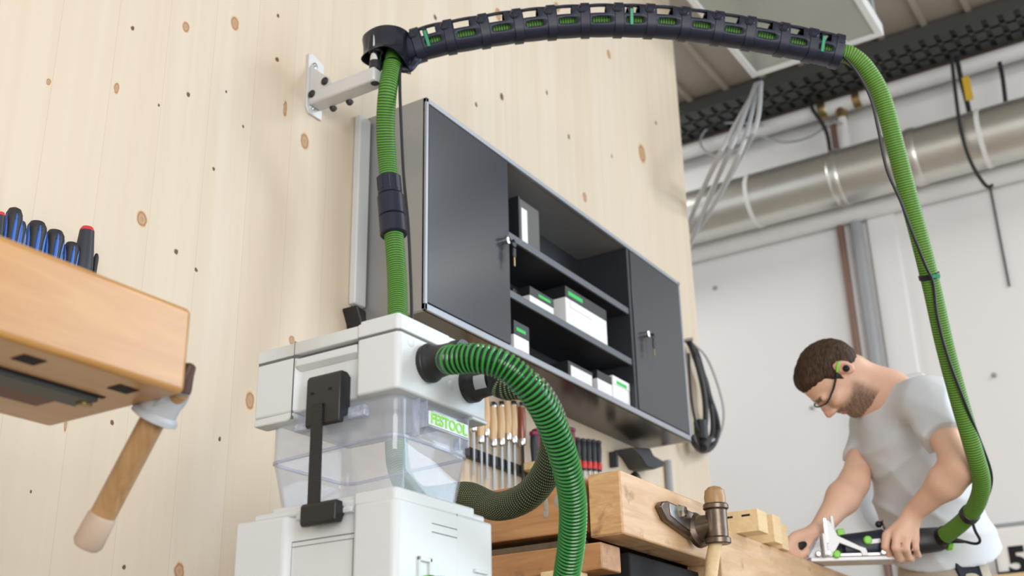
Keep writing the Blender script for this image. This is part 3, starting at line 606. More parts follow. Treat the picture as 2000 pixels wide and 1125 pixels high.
# ================================================================ TOOLS ON THE WALL UNDER THE CABINET
WY = 1.826
b0 = at(915,885,'y',1.84); b1 = at(1050,938,'y',1.84)
ms = root('magnetic_tool_strip', (b0[0],1.85,b0[2]), 'black magnetic strip on the wooden wall holding the chisels', 'tool holder')
build('strip_bar', MB().box(b0[0]-.06,b1[0],1.832,1.85,b0[2]-.013,b0[2]+.017), M['black'], ms, bevel=.002)
q = at(1030,928,'y',1.83); build('end_screw', MB().lathe([(.006,0),(.006,.002),(.003,.003)], (b1[0]-.02,1.832,b0[2]+.002), (0,-1,0), 12), M['chrome'], ms)
def chisel(px, py, hl, hr, bl, bw, label, wood_='handle', blade='blade'):
    p = at(px,py,'y',WY); r_ = root('wood_chisel', p, label, 'chisel', 'chisels on the magnetic strip')
    c_ = np.array([p[0],WY,p[2]])
    build('handle', MB().lathe([(hr*.72,.008),(hr*.8,.014),(hr,.04),(hr*1.02,hl*.6),(hr*.86,hl-.01),(hr*.9,hl)], c_, (0,0,1), 18), M[wood_], r_)
    build('end_cap', MB().lathe([(hr*.93,hl-.004),(hr*.95,hl+.004),(hr*.75,hl+.011),(hr*.3,hl+.014)], c_, (0,0,1), 16), M['chrome'], r_)
    build('ferrule', MB().lathe([(hr*.5,-.012),(hr*.85,-.008),(hr*.92,.0),(hr*.86,.010)], c_, (0,0,1), 16), M['chrome'], r_)
    m_ = MB(); m_.loft([[(p[0]+sx*.0035,WY+sy*.0035,p[2]-.01) for sx,sy in ((-1,-1),(1,-1),(1,1),(-1,1))],[(p[0]+sx*bw*.5,WY+sy*.003,p[2]-.035) for sx,sy in ((-1,-1),(1,-1),(1,1),(-1,1))],[(p[0]+sx*bw*.5,WY+sy*.002,p[2]-bl+.01) for sx,sy in ((-1,-1),(1,-1),(1,1),(-1,1))],[(p[0]+sx*bw*.5,WY+.001+sy*.0007,p[2]-bl) for sx,sy in ((-1,-1),(1,-1),(1,1),(-1,1))]])
    build('blade', m_, M[blade], r_)
for a_ in [(924.5,836,.115,.0125,.135,.008,'first chisel on the strip beside the clear container, handle behind the white box'),(939,859,.115,.0125,.13,.009,'second chisel on the strip counted from the clear container'),(949.5,846,.115,.0125,.135,.009,'third chisel on the strip from the clear container, hung a little higher'),(963.5,866,.112,.013,.135,.010,'chisel left of the middle with pale handle and narrow blade'),(979,864,.112,.013,.14,.010,'pale handled chisel in the middle of the strip'),(992,854,.112,.0125,.15,.015,'pale handled chisel with the widest bright blade on the strip'),(1003.5,860,.110,.013,.15,.010,'pale handled chisel directly left of the red brown one')]: chisel(*a_)
chisel(1020,864,.113,.013,.16,.011,'red brown handled tool with dark blade at the right of the chisels','redhandle','bladed')
def handtool(px, py, L, rr, label, grip, cap, cat, name, ring=None):
    p = at(px,py,'y',1.80); r_ = root(name, p-np.array([0,0,L]), label, cat, 'dark handled tools right of the chisels')
    c_ = p-np.array([0,0,L])
    build('grip', MB().lathe([(rr*.7,0),(rr*.85,L*.1),(rr*.75,L*.3),(rr,L*.65),(rr*.9,L*.9),(rr*.7,L*.93)], c_, (0,0,1), 16), M[grip], r_)
    build('pommel', MB().lathe([(rr*.72,L*.86),(rr*1.06,L*.9),(rr*1.1,L*.97),(rr*.7,L)], c_, (0,0,1), 16), M[cap], r_)
    if ring: build('collar_ring', MB().lathe([(rr*.86,L*.06),(rr*.95,L*.10),(rr*.95,L*.24),(rr*.8,L*.28)], c_, (0,0,1), 16), M[ring], r_)
    build('shank', MB().cyl(c_-np.array([0,0,.09]), c_, .004, 8), M['steel'], r_)
handtool(1050,838,.12,.017,'maroon topped tool handle left of the green ribbed hose','maroon','maroon','hand tool','hand_tool')
handtool(1042,842,.125,.012,'charcoal tool handle left of the maroon one','gripdark','maroon','hand tool','hand_tool')
handtool(1113,836,.12,.017,'maroon topped tool handle right of the green ribbed hose','maroon','maroon','hand tool','hand_tool')
for k, (px, py) in enumerate(((1127,855),(1138,857),(1148,858),(1158,859),(1168,861))):
    handtool(px,py,.105,.0105,'%s black handled file with red collar right of the hose'%('first','second','third','fourth','fifth')[k],'gripdark','gripdark','file','hand_file','red')
p0 = at(1110,905,'y',1.8); p1 = at(1180,925,'y',1.8)
o = build('tool_rack', MB().box(at(1036,900,'y',1.8)[0],p1[0],1.785,1.85,p0[2]-.062,p0[2]-.04), M['lightwood'], bevel=.002); tag(o, 'wooden rail behind the bench holding the dark handled tools', 'tool rack')
p = at(1201,882,'y',1.83); q = at(1202,912,'y',1.83)
o = build('wall_hook', MB().box(p[0]-.008,p[0]+.008,1.822,1.85,q[2],p[2]), M['gripdark'], bevel=.002); tag(o, 'small upright black bar hook on the wall under the cabinet', 'hook')
pts = [at(px,py,'y',1.78) for px,py in [(1232,874),(1268,876),(1275,890),(1296,902),(1294,911),(1276,917),(1262,912),(1248,890)]]
o = build('clamp_jaw', MB().prism([(p[0],p[2]) for p in pts], 'y', 1.775, 1.85), M['gripdark'], bevel=.004); tag(o, 'dark angular clamp hanging on the wall under the cabinet', 'clamp')
q = at(1240,935,'y',1.78); o = build('mallet', MB().lathe([(.02,-.05),(.022,0),(.014,.018),(.004,.024)], q+np.array([0,0,-.0]), (0,0,1), 16), M['cable']); tag(o, 'dark rounded tool head behind the bench below the clamp', 'hand tool')
p = at(1302,880,'y',1.838); o = build('wall_conduit', MB().cyl((p[0],1.836,.1),(p[0],1.836,CZ0-.001),.013,14), M['pipegrey']); tag(o, 'grey upright conduit on the wooden wall under the cabinet', 'pipe')
# coil of cables at the end of the wooden wall
cc = root('cable_coil', at(1380,860,'y',1.80), 'coil of black and grey cables hanging right of the cabinet', 'cables')
def ctube(pl, r_, m_, nm='cable', yy=1.80):
    build(nm, MB().tube(spline([at(x,y,'y',yy+.012*math.sin(i*1.3)) for i,(x,y) in enumerate(pl)],8), r_, 10), M[m_], cc)
ctube([(1345,668),(1360,690),(1372,730),(1385,775),(1398,815),(1401,845),(1390,872),(1372,880),(1358,868),(1352,850)],.013,'cable')
ctube([(1343,665),(1352,682),(1366,725),(1376,775),(1378,820),(1372,850),(1362,860)],.012,'cable')
ctube([(1347,672),(1362,705),(1379,745),(1388,790),(1392,830),(1388,855),(1376,862)],.010,'cable')
ctube([(1350,668),(1378,695),(1398,740),(1412,790),(1413,825),(1404,852),(1388,862)],.006,'cableg')
ctube([(1345,690),(1347,740),(1352,790),(1360,830),(1368,850)],.006,'cable')
q = at(1370,850,'y',1.79); build('plug', MB().cyl(q+np.array([0,0,.06]),q-np.array([0,0,.02]),.028,16), M['cable'], cc, bevel=.004)
q = at(1376,872,'y',1.78); build('plug', MB().cyl(q+np.array([.02,0,.03]),q-np.array([.03,0,.01]),.022,16), M['cable'], cc, bevel=.004)
q = at(1344,664,'y',1.80); build('coil_hook', MB().cyl((q[0],1.85,q[2]),(q[0],1.78,q[2]),.008,10), M['steel'], cc)
# ================================================================ DUST SEPARATOR ON DUST EXTRACTOR
X0, Y0 = 1.331, 1.037
def pl(pts): return [(X0+b_, Y0+a_) for b_, a_ in pts]
HEAD = [(0,.006),(0,.080),(.013,.086),(.013,.208),(.004,.215),(.004,.296),(.24,.296),(.24,.006),(.234,0),(.006,0)]
dsr = root('dust_separator', (X0+.12,Y0+.15,.783), 'white dust separator with clear container and black latch on the extractor', 'dust separator')
hd_ = build('head_housing', MB().prism(pl(HEAD),'z',.932,1.0235), M['white'], dsr, bevel=.004, seg=3)
gi = [(b_*.985+.0015,a_*.985+.002) for b_,a_ in HEAD]
build('lid_gap', MB().prism(pl(gi),'z',1.022,1.029), M['groove'], dsr)
lid = [(0,.006),(0,.080),(.003,.082),(.003,.213),(.005,.216),(.005,.2965),(.24,.2965),(.24,.006),(.234,0),(.006,0)]
ld = build('head_lid', MB().prism(pl(lid),'z',1.0265,1.048), M['white'], dsr, bevel=.005, seg=3)
build('lid_top_step', MB().prism(pl([(.004,.006),(.004,.08),(.14,.08),(.14,.004),(.008,.004)]),'z',1.047,1.0545), M['white'], ld, bevel=.003, seg=3)
build('lid_handle', MB().box(X0+.14,X0+.188,Y0+.004,Y0+.29,1.047,1.0535), M['white'], ld, bevel=.003)
build('lid_lug', MB().box(X0+.205,X0+.24,Y0+.012,Y0+.05,1.047,1.061), M['white'], ld, bevel=.003)
# skirt tabs under the head, seams
build('head_skirt', MB().prism([(Y0+.214,.932),(Y0+.214,.925),(Y0+.225,.919),(Y0+.295,.919),(Y0+.295,.932)],'x',X0+.004,X0+.035), M['white'], hd_, bevel=.002)
build('head_skirt', MB().box(X0+.196,X0+.24,Y0,Y0+.09,.927,.933), M['white'], hd_, bevel=.002)
build('recess_ledge', MB().prism([(X0+.013,.998),(X0+.003,1.006),(X0+.003,1.018),(X0+.013,1.020)],'y',Y0+.085,Y0+.21), M['white'], hd_, bevel=.001)
sm = MB(); sm.box(X0+.0035,X0+.008,Y0+.2143,Y0+.2155,.921,1.05); build('panel_seam', sm, M['groove'], hd_)
build('sprue_mark', MB().lathe([(.0085,-.001),(.0085,.0004),(.0078,.0007)], (X0+.030,Y0+.0002,1.012), (0,-1,0), 24), M['white2'], hd_)
build('sprue_mark', MB().lathe([(.0085,-.001),(.0085,.0004),(.0078,.0007)], (X0+.135,Y0+.0002,.968), (0,-1,0), 24), M['white2'], hd_)
def rrect(b0_, b1_, a0_, a1_, r_, z, n=6, zf=None):
    out = []
    for (cx,cy,s0) in ((b1_-r_,a1_-r_,0),(b0_+r_,a1_-r_,1),(b0_+r_,a0_+r_,2),(b1_-r_,a0_+r_,3)):
        for k in range(n+1):
            t = (s0+k/n)*PI/2; x = cx+r_*math.cos(t); y = cy+r_*math.sin(t)
            out.append((X0+x, Y0+y, z if zf is None else zf(x,y)))
    return out
def rimz(x, y):
    t = min(1, max(0, (y-.085)/.05)); return .868-.008*t*t*(3-2*t)
cA = (.020,.212,.018,.272)
tk = MB(); R0 = rrect(*cA,.022,.936); R1 = rrect(*cA,.022,0,zf=lambda x,y: rimz(x,y)+.001)
tk.loft([R0,R1], cap=False); ctn = build('clear_upper_ring', tk, M['clear'], dsr, solid=.0022, ang=25, wn=True)
def inset(c_, d): return (c_[0]+d, c_[1]-d, c_[2]+d, c_[3]-d)
lw = MB(); lw.loft([rrect(*cA,.022,0,zf=lambda x,y: rimz(x,y)-.001), rrect(*inset(cA,.003),.022,.845), rrect(*inset(cA,.014),.024,.770)], cap=False)
lwo = build('clear_container', lw, M['clear'], dsr, solid=.0022, ang=25, wn=True)
rm = MB(); ro = rrect(*inset(cA,-.003),.024,0,zf=rimz); 
rm.loft([[(p[0],p[1],p[2]-.0022) for p in ro],[(p[0],p[1],p[2]+.0022) for p in ro],[(p[0],p[1],p[2]+.0022) for p in rrect(*inset(cA,.002),.022,0,zf=rimz)],[(p[0],p[1],p[2]-.0022) for p in rrect(*inset(cA,.002),.022,0,zf=rimz)],[(p[0],p[1],p[2]-.0022) for p in ro]], cap=False)
build('container_rim', rm, M['cleartrim'], dsr)['label'] = 'violet tinted clear rim'
build('clear_tab', MB().box(X0+.008,X0+.021,Y0+.168,Y0+.212,.899,.912), M['cleartrim'], ctn, bevel=.002); build('clear_tab', MB().box(X0+.008,X0+.021,Y0+.070,Y0+.104,.903,.921), M['cleartrim'], ctn, bevel=.002)
ky = Y0+cA[2]
fm = MB(); fm.box(X0+.060,X0+.062,ky-.012,ky,.872,.932); fm.box(X0+.192,X0+.194,ky-.012,ky,.880,.932); fm.box(X0+.080,X0+.194,ky-.0135,ky-.011,.8915,.8935)
fm.box(X0+.079,X0+.081,ky-.013,ky,.890,.932); fm.box(X0+.168,X0+.170,ky-.012,ky,.872,.892); build('label_frame', fm, M['cleartrim'], ctn)
fl = MB(); fl.prism([(ky-.0135,.8935),(ky-.0125,.8935),(ky,.874),(ky-.001,.874)],'x',X0+.081,X0+.192); build('label_shelf', fl, M['clear'], ctn)
lp = build('label_plate', MB().box(X0+.084,X0+.190,ky-.0135,ky-.0115,.8945,.9165), mat('pale_label',(.80,.84,.86),.35), ctn, bevel=.0005)
text('lettering', 'FESTOOL', .0235, M['limetxt'], lp, (X0+.137,ky-.0142,.9050), (1,0,0), (0,0,1), .0004, .0005)
# latch
lt = build('latch_block', MB().prism([(X0-.013,.897),(X0-.010,.893),(X0-.001,.895),(X0-.001,.903),(X0+.006,.907),(X0+.013,.915),(X0+.013,.970),(X0+.004,.9765),(X0-.009,.9765),(X0-.013,.970)],'y',Y0+.102,Y0+.170), M['black'], dsr, bevel=.002)
st_ = MB(); st_.box(X0-.0137,X0-.0125,Y0+.119,Y0+.125,.9475,.951); st_.box(X0-.0137,X0-.0125,Y0+.155,Y0+.161,.9455,.949); st_.box(X0-.0136,X0-.0125,Y0+.131,Y0+.157,.926,.928); build('latch_slot', st_, M['hole'], lt)
sp_ = MB(); 
for k in range(52):
    z1_ = .926-k*.003; w_ = .00005*k; sp_.box(X0-.0163,X0-.0133,Y0+.1335-w_,Y0+.155,z1_-.0026,z1_)
sp_.box(X0-.0158,X0-.0135,Y0+.1335,Y0+.1548,.772,.926); build('latch_strap', sp_, M['rubber'], dsr)
lb_ = build('latch_hook', MB().prism([(X0-.019,.745),(X0-.015,.7405),(X0-.002,.7425),(X0+.001,.750),(X0+.005,.757),(X0+.005,.764),(X0-.001,.768),(X0-.001,.774),(X0-.015,.775),(X0-.019,.771)],'y',Y0+.098,Y0+.166), M['black'], dsr, bevel=.002)
# hose ports
def port(b_, z, lab=None):
    c_ = (X0+b_,Y0,z)
    p_ = build('hose_port', MB().lathe([(.024,-.002),(.0295,0),(.0302,.003),(.0302,.012),(.0285,.015),(.0262,.020),(.0245,.034),(.0245,.052),(.0258,.054),(.0258,.070),(.0245,.072),(.018,.072)], c_, (0,-1,0), 40), M['black'], dsr)
    if lab:
        mb = MB(); rg = []
        for h in (.026,.048):
            rg.append([(X0+b_+math.cos(t)*.0262, Y0-h, z+math.sin(t)*.0262) for t in np.linspace(math.radians(172),math.radians(222),8)])
        n = 8; mb.add([p for r_ in rg for p in r_], [(k,k+1,n+k+1,n+k) for k in range(n-1)]); build('port_label', mb, M['cableg'], p_)['label'] = 'grey rectangular sticker'
    else: build('port_rib', MB().lathe([(.0303,.006),(.0312,.007),(.0312,.009),(.0303,.010)], c_, (0,-1,0), 40, cap=False), M['black'], p_)
    return p_
port(.071,.987); port(.186,.982,1)
# extractor below
dx = root('dust_extractor', (X0+.12,Y0+.15,0), 'white mobile dust extractor standing under the separator', 'dust extractor')
BASE = [(-.004,.003),(-.004,.074),(.008,.080),(.008,.205),(-.002,.212),(-.006,.31),(.25,.31),(.25,.003),(.242,-.004),(.004,-.004)]
eb = build('extractor_body', MB().prism(pl(BASE),'z',.36,.766), M['white'], dx, bevel=.005, seg=3)
build('body_top', MB().prism(pl([(0,.005),(0,.078),(.010,.083),(.010,.25),(.20,.25),(.20,.0),(.005,.0)]),'z',.764,.7835), M['white'], dx, bevel=.006, seg=4)
build('body_shoulder', MB().box(X0+.004,X0+.235,Y0+.004,Y0+.282,.764,.7765), M['white'], dx, bevel=.004, seg=3)
gv = MB(); x_ = X0+.0078; gv.box(x_-.0006,x_+.002,Y0+.0815,Y0+.2045,.7255,.7268); gv.box(x_-.0006,x_+.002,Y0+.0815,Y0+.2045,.7182,.7190); gv.box(x_-.0006,x_+.002,Y0+.083,Y0+.084,.40,.7185); gv.box(x_-.0006,x_+.002,Y0+.2025,Y0+.2035,.40,.7265)
build('panel_seam', gv, M['groove'], eb)
build('latch_ledge', MB().prism([(X0+.009,.755),(X0-.001,.757),(X0-.001,.764),(X0+.009,.768)],'y',Y0+.082,Y0+.19), M['white'], eb, bevel=.001)
g2 = MB(); yq = Y0-.0042; g2.box(X0+.081,X0+.146,yq,yq+.003,.7405,.7418); g2.box(X0+.081,X0+.146,yq,yq+.003,.7278,.7292); g2.box(X0+.1465,X0+.1473,yq+.0002,yq+.003,.40,.765); build('vent_line', g2, M['groove'], eb)
nf = MB(); nf.box(X0+.046,X0+.078,yq-.004,yq+.001,.682,.689); nf.box(X0+.046,X0+.050,yq-.004,yq+.001,.60,.689); nf.box(X0+.072,X0+.078,yq-.004,yq+.001,.60,.689); build('grip_rib', MB().box(X0+.190,X0+.225,yq-.004,yq+.001,.682,.688), M['white'], eb, bevel=.0015); build('grip_frame', nf, M['white'], eb, bevel=.0015)
build('hose_inlet', MB().lathe([(.05,0),(.048,.03),(.03,.034)], (X0+.07,Y0-.004,.612), (0,-1,0), 32), M['black'], dx)
build('inlet_accent', MB().lathe([(.051,.002),(.0518,.004),(.0518,.009),(.051,.011)], (X0+.07,Y0-.004,.612), (0,-1,0), 32, cap=False), M['lime'], dx)
build('lower_tub', MB().prism(pl([(-.008,.0),(-.008,.33),(.29,.33),(.29,-.008),(.0,-.008)]),'z',.07,.36), M['navy'], dx, bevel=.012, seg=3)
for (b_,a_) in ((.01,.31),(.26,.31)): build('rear_wheel', MB().lathe([(.06,-.015),(.07,-.012),(.07,.012),(.06,.015)], (X0+b_+(-.035 if b_<.1 else .055),Y0+a_,.07), (1,0,0), 28), M['rubber'], dx)
for (b_,a_) in ((.02,.03),(.25,.03)): build('caster', MB().lathe([(.03,-.012),(.035,-.008),(.035,.008),(.03,.012)], (X0+b_,Y0+a_,.035), (1,0,0), 20), M['rubber'], dx)
# ribbed hose
rp = resample(spline([(1.402,.974,.987),dep(880,703,1.775),dep(930,700,1.75),dep(985,715,1.74),dep(1040,765,1.745),dep(1078,830,1.77),dep(1103,900,1.80),dep(1118,975,1.845),dep(1117,1050,1.89),dep(1106,1130,1.94),dep(1094,1210,2.0)],16), .0076/8)
rr_ = []
for i in range(len(rp)):
    h = 1-abs(2*((i/8) % 1)-1); rr_.append(.0196+.0030*min(1, max(0, (h-.25)/.45))**.8)
rh = root('ribbed_hose', rp[-1], 'glossy green ribbed suction hose curving down in front of the workbench', 'hose')
ho = build('hose_wall', MB().tube(rp, rr_, 28), M['rib'], rh)
hm = ho.data
build('end_cuff', MB().tube(spline([rp[-1]+np.array([0,0,.005]), rp[-1]+np.array([-.004,.004,-.05]), rp[-1]+np.array([-.01,.02,-.10])],5), .0265, 24), M['black'], rh)
# ================================================================ WORKBENCH
BH = .97
c_ = at(1211,917,'z',BH); BX, BY = c_[0], c_[1]; BZ = at(1217,1042,'x',BX)[2]
yl = at(1147,928,'x',BX)[1]; ya = at(1142,932,'x',BX)[1]; za = at(1095,1042,'x',BX)[2]; xbk = at(1398,1000,'y',BY)[0]
wk = root('workbench', (BX+.8,BY+.35,0), 'worn beech workbench with tail vise along the wooden wall', 'workbench')
build('tail_block', MB().box(BX,xbk,BY,yl,BZ,BH), M['bench'], wk, bevel=.004)
build('block_cheek', MB().box(BX-.002,BX+.004,BY+.002,yl-.002,BZ+.002,BH-.002), M['benchend'], wk, bevel=.002)
build('end_apron', MB().box(BX,BX+.06,ya+.006,1.80,za,BH), M['benchred'], wk, bevel=.003)
BH2 = at(1490,1061,'y',BY)[2]
build('bench_top', MB().box(BX+.06,3.95,yl+.012,1.80,BH2-.05,BH2-.001), M['bench'], wk, bevel=.002)
build('front_apron', MB().box(xbk+.006,3.95,BY-.001,yl+.012,BH2-.22,BH2), M['bench'], wk, bevel=.003)
xr0 = at(1175,1080,'y',BY+.05)[0]; xr1 = at(1212,1080,'y',BY+.05)[0]; zr1 = at(1175,1058,'y',BY+.05)[2]; zr0 = at(1175,1110,'y',BY+.05)[2]
build('cross_rail', MB().box(xr0,xr1,BY+.05,1.78,zr0,zr1), M['benchred'], wk, bevel=.003)  # darker reddish wood carries the shade on the rail in its colour
build('runner', MB().box(BX+.01,BX+.04,ya+.02,1.78,za-.05,za-.012), M['rusty'], wk, bevel=.002)
build('leg', MB().box(xr0-.045,xr0+.03,BY+.10,BY+.17,0,zr0), M['lightwood'], wk, bevel=.003); build('leg', MB().box(xr0-.045,xr0+.03,1.66,1.74,0,zr0), M['lightwood'], wk, bevel=.003)
for y_ in (BY+.10,1.66): build('leg', MB().box(3.75,3.83,y_,y_+.075,0,BH2-.05), M['lightwood'], wk, bevel=.003)
build('under_bench_shade', MB().box(xr1+.06,3.7,BY+.06,1.75,.04,BZ-.012), M['hole'], wk, bevel=.004)  # near-black box standing in for the shaded space under the bench
# glue runs on the end apron
gd = MB()
for (px,py,ry,rz_) in ((1060,968,.014,.012),(1067,990,.006,.022),(1066,1004,.008,.009),(1090,978,.010,.014),(1094,962,.005,.018)):
    q = at(px,py,'x',BX); gd.ball((BX-.0004,q[1],q[2]),1,14,(.0014,ry,rz_))
build('glue_run', gd, mat('dried_grey_glue',(.34,.30,.25),.25), wk)['label'] = 'dried grey glue runs'
# vise fitting on the front face
fq = lambda px, py: at(px,py,'y',BY)
pts = [fq(*q) for q in [(1277,990),(1283,981),(1293,980),(1378,1018),(1388,1034),(1352,1054),(1338,1052),(1290,1017)]]
vp_ = build('vise_plate', MB().prism([(p[0],p[2]) for p in pts],'y',BY-.016,BY), M['rusty'], wk, bevel=.004)
pts2 = [fq(*q) for q in [(1293,985),(1370,1018),(1376,1030),(1350,1046),(1340,1044),(1296,1009)]]
build('vise_plate_face', MB().prism([(p[0],p[2]) for p in pts2],'y',BY-.0185,BY-.0155), M['steel'], vp_, bevel=.001)
bq = fq(1312,1002); build('hex_bolt', MB().lathe([(.017,0),(.017,.004),(.0135,.004),(.0135,.014),(.011,.016)], (bq[0],BY-.018,bq[2]), (0,-1,0), 6), M['chrome'], vp_)
sq = at(1362,1036,'y',BY-.018); hq = dep(1400,1022,np.dot(FWD,sq-CAM)-.03)
build('screw_neck', MB().lathe([(.040,-.004),(.040,.006),(.035,.010),(.030,.014),(.022,.05),(.022,np.linalg.norm(hq-sq))], sq, hq-sq, 28), M['rusty'], vp_)
hx = np.array([-.02,-.02,1.0]); hx /= np.linalg.norm(hx)
build('screw_head', MB().lathe([(.026,-.046),(.0285,-.044),(.0285,-.034),(.024,-.030),(.024,.028),(.0285,.032),(.0285,.040),(.026,.043)], hq, hx, 28), M['rusty'], vp_)
build('handle_knob', MB().lathe([(.0235,.042),(.0245,.056),(.022,.072),(.014,.080),(.004,.083)], hq, hx, 24), M['dowel'], vp_)
he = dep(1384,1160,np.dot(FWD,hq-CAM)-.03); build('vise_handle', MB().tube([hq-hx*.02, hq*.5+he*.5, he],[.0145,.0155,.0145],18), M['lightwood'], vp_)
# stacked planed lengths lying across the bench
for k, (px, py, pt, w_) in enumerate(((1483,1036,992,.062),(1514,1058,1003,.055),(1529,1071,1020,.05))):
    p = at(px,py,'z',BH2+.001); z1_ = at(px,pt,'x',p[0])[2]
    r_ = root('timber_length', (p[0]+w_/2,p[1]+.2,BH2+.001), ('nearest pale mortised timber lying across the bench right of the vise handle','middle pale mortised timber lying across the bench','farthest pale mortised timber lying across the bench nearest the worker')[k], 'timber', 'mortised timbers on the bench')
    build('timber', MB().box(p[0],p[0]+w_,p[1],p[1]+.42,BH2+.001,z1_), M['lightwood'], r_, bevel=.0015)
    sl = MB()
    for j in (0,1): sl.box(p[0]-.0006,p[0]+.003,p[1]+.02+j*.045,p[1]+.042+j*.045,z1_-.016,z1_-.011)
    build('mortise', sl, M['hole'], r_)
# ================================================================ LEFT BENCH END WITH VISE
LD = 1.5; c_ = dep(378,603,LD); LX, LY, LZ = c_; lz0 = at(357,768,'y',LY)[2]; ly1 = at(95,835,'z',lz0)[1]
lv = root('bench_vise', (LX-.3,LY+.1,lz0), 'varnished beech vise jaw with dowel handle at the left edge', 'vise')
lo = build('vise_jaw', MB().box(LX-.75,LX,LY,ly1,lz0,LZ), M['vblock'], lv, bevel=.009, seg=4)
for (px,py) in ((58,703),(242,760)):
    q = at(px,py,'z',lz0); build('dog_hole', MB().box(q[0]-.016,q[0]+.014,q[1]-.012,q[1]+.012,lz0-.0008,lz0+.002), M['hole'], lo)
q0 = at(187,778,'z',lz0); q1 = at(0,745,'z',lz0)
vg = build('guide_rail', MB().box(LX-.72,q0[0]+.0,q0[1]-.006,q0[1]+.035,lz0-.006,lz0+.001), M['tray'], lv, bevel=.002)
build('guide_slot', MB().box(LX-.72,q0[0]+.004,q0[1]-.014,q0[1]-.006,lz0-.001,lz0+.001), M['hole'], vg)
q = at(128,790,'z',lz0); build('guide_screw', MB().lathe([(.010,0),(.010,.003),(.004,.004)], (q[0],q0[1]+.015,lz0-.006), (0,0,-1), 14), M['brass'], vg)
build('screw_bar', MB().box(LX-.72,at(80,785,'z',lz0)[0],q0[1]+.036,q0[1]+.075,lz0-.004,lz0+.001), mat('red_brown_bar',(.12,.035,.02),.5), lv)
HXp = LX+.019
k0 = at(312,795,'x',HXp); k1_ = at(168,1068,'x',HXp); k2 = at(374,712,'x',HXp); du = (k1_-k0)/np.linalg.norm(k1_-k0)
build('screw_casting', MB().lathe([(.027,-.022),(.027,.016),(.023,.021)], (HXp,k0[1]-.008,k0[2]+.020), (1,0,0), 32), M['socket'], lv)
build('handle_socket', MB().lathe([(.026,-.02),(.025,.018),(.030,.022),(.031,.028),(.026,.030)], k0-du*.012, du, 28), M['socket'], lv)
vh = build('vise_handle', MB().tube([k2+du*.035, k0, k1_-du*.045],.0165,24), M['dowel'], lv)
build('handle_tip', MB().lathe([(.0165,-.046),(.0185,-.042),(.0195,-.006),(.016,0),(.006,.001)], k1_, du, 24), M['dowelend'], vh)
build('handle_tip', MB().lathe([(.0165,0),(.0155,.006),(.010,.022),(.007,.034),(.003,.036)], k2+du*.035, -du, 24), mat('dark_dowel_tip',(.07,.028,.016),.5), vh)
# screwdrivers in a rail on the wall
SY = 1.79; rz = at(171,443,'y',SY)[2]-.14
def screwdriver(px, pt, wpx, L, label, red=False, blue=True):
    p = at(px,pt,'y',SY); D = np.dot(FWD,p-CAM); R = wpx/2*D/F_PX; zb = p[2]-L
    r_ = root('screwdriver', (p[0],SY,zb), label, 'screwdriver', 'screwdrivers in the wall rail'); b_ = (p[0],SY,zb)
    if red: prof = [(R*.7,0),(R*.95,L*.12),(R*.98,L*.35),(R*.92,L*.55),(R*.78,L*.8),(R*.72,L*.92)]
    else: prof = [(R*.6,0),(R*.8,L*.15),(R*.80,L*.4),(R*.86,L*.6),(R*.98,L*.78),(R*.95,L*.88),(R*.7,L*.965),(R*.25,L)]
    g_ = build('handle', MB().lathe(prof, b_, (0,0,1), 28), M['rubber'] if not red else M['gripdark'], r_)
    if red: build('end_cap', MB().lathe([(R*.72,L*.91),(R*.71,L*.94),(R*.55,L*.985),(R*.2,L)], b_, (0,0,1), 24), M['red'], r_)
    if blue and not red:
        for k in range(5):
            a = 2*PI*k/5+PI*1.02; pth = []; rad = []
            for t in np.linspace(.08,.86,12):
                rr = np.interp(t*L,[h for _,h in prof],[q for q,_ in prof]); pth.append((p[0]+math.cos(a)*rr*.90,SY+math.sin(a)*rr*.90,zb+t*L)); rad.append(R*.26*math.sin(PI*(t-.04)/.86)**.5)
            build('grip_inlay', MB().tube(pth,rad,10), M['blue'], g_)
        a = PI*1.42; build('hang_hole', MB().lathe([(R*.2,0),(R*.2,R*.1)], (p[0]+math.cos(a)*R*.88,SY+math.sin(a)*R*.88,zb+L*.76), (math.cos(a),math.sin(a),0), 14), M['hole'], g_)
    build('shaft', MB().cyl((p[0],SY,rz-.045),(p[0],SY,zb),.004,10), M['steel'], r_)
screwdriver(2,414,24,.10,'black screwdriver with red cap at the far left of the row',True)
screwdriver(30,406,33,.115,'tall black and blue ball topped screwdriver second from the left')
screwdriver(42,431,22,.085,'small black and blue screwdriver tucked behind the tall one')
screwdriver(74,432,38,.10,'black and blue screwdriver with hanging hole left of the row\'s middle')
screwdriver(109,449,37,.10,'black and blue screwdriver with hanging hole right of the row\'s middle')
screwdriver(141,473,30,.085,'short black and blue screwdriver beside the tall red capped one')
screwdriver(171,443,39,.125,'tall black screwdriver with red cap at the right of the row',True)
screwdriver(189,495,10,.07,'slim black screwdriver at the right end of the row',False,False)
o = build('tool_rail', MB().box(.7,at(195,520,'y',SY)[0]+.01,SY-.035,1.85,rz-.03,rz), M['lightwood'], bevel=.002); tag(o, 'wooden rail on the wall holding the screwdrivers', 'tool rail')
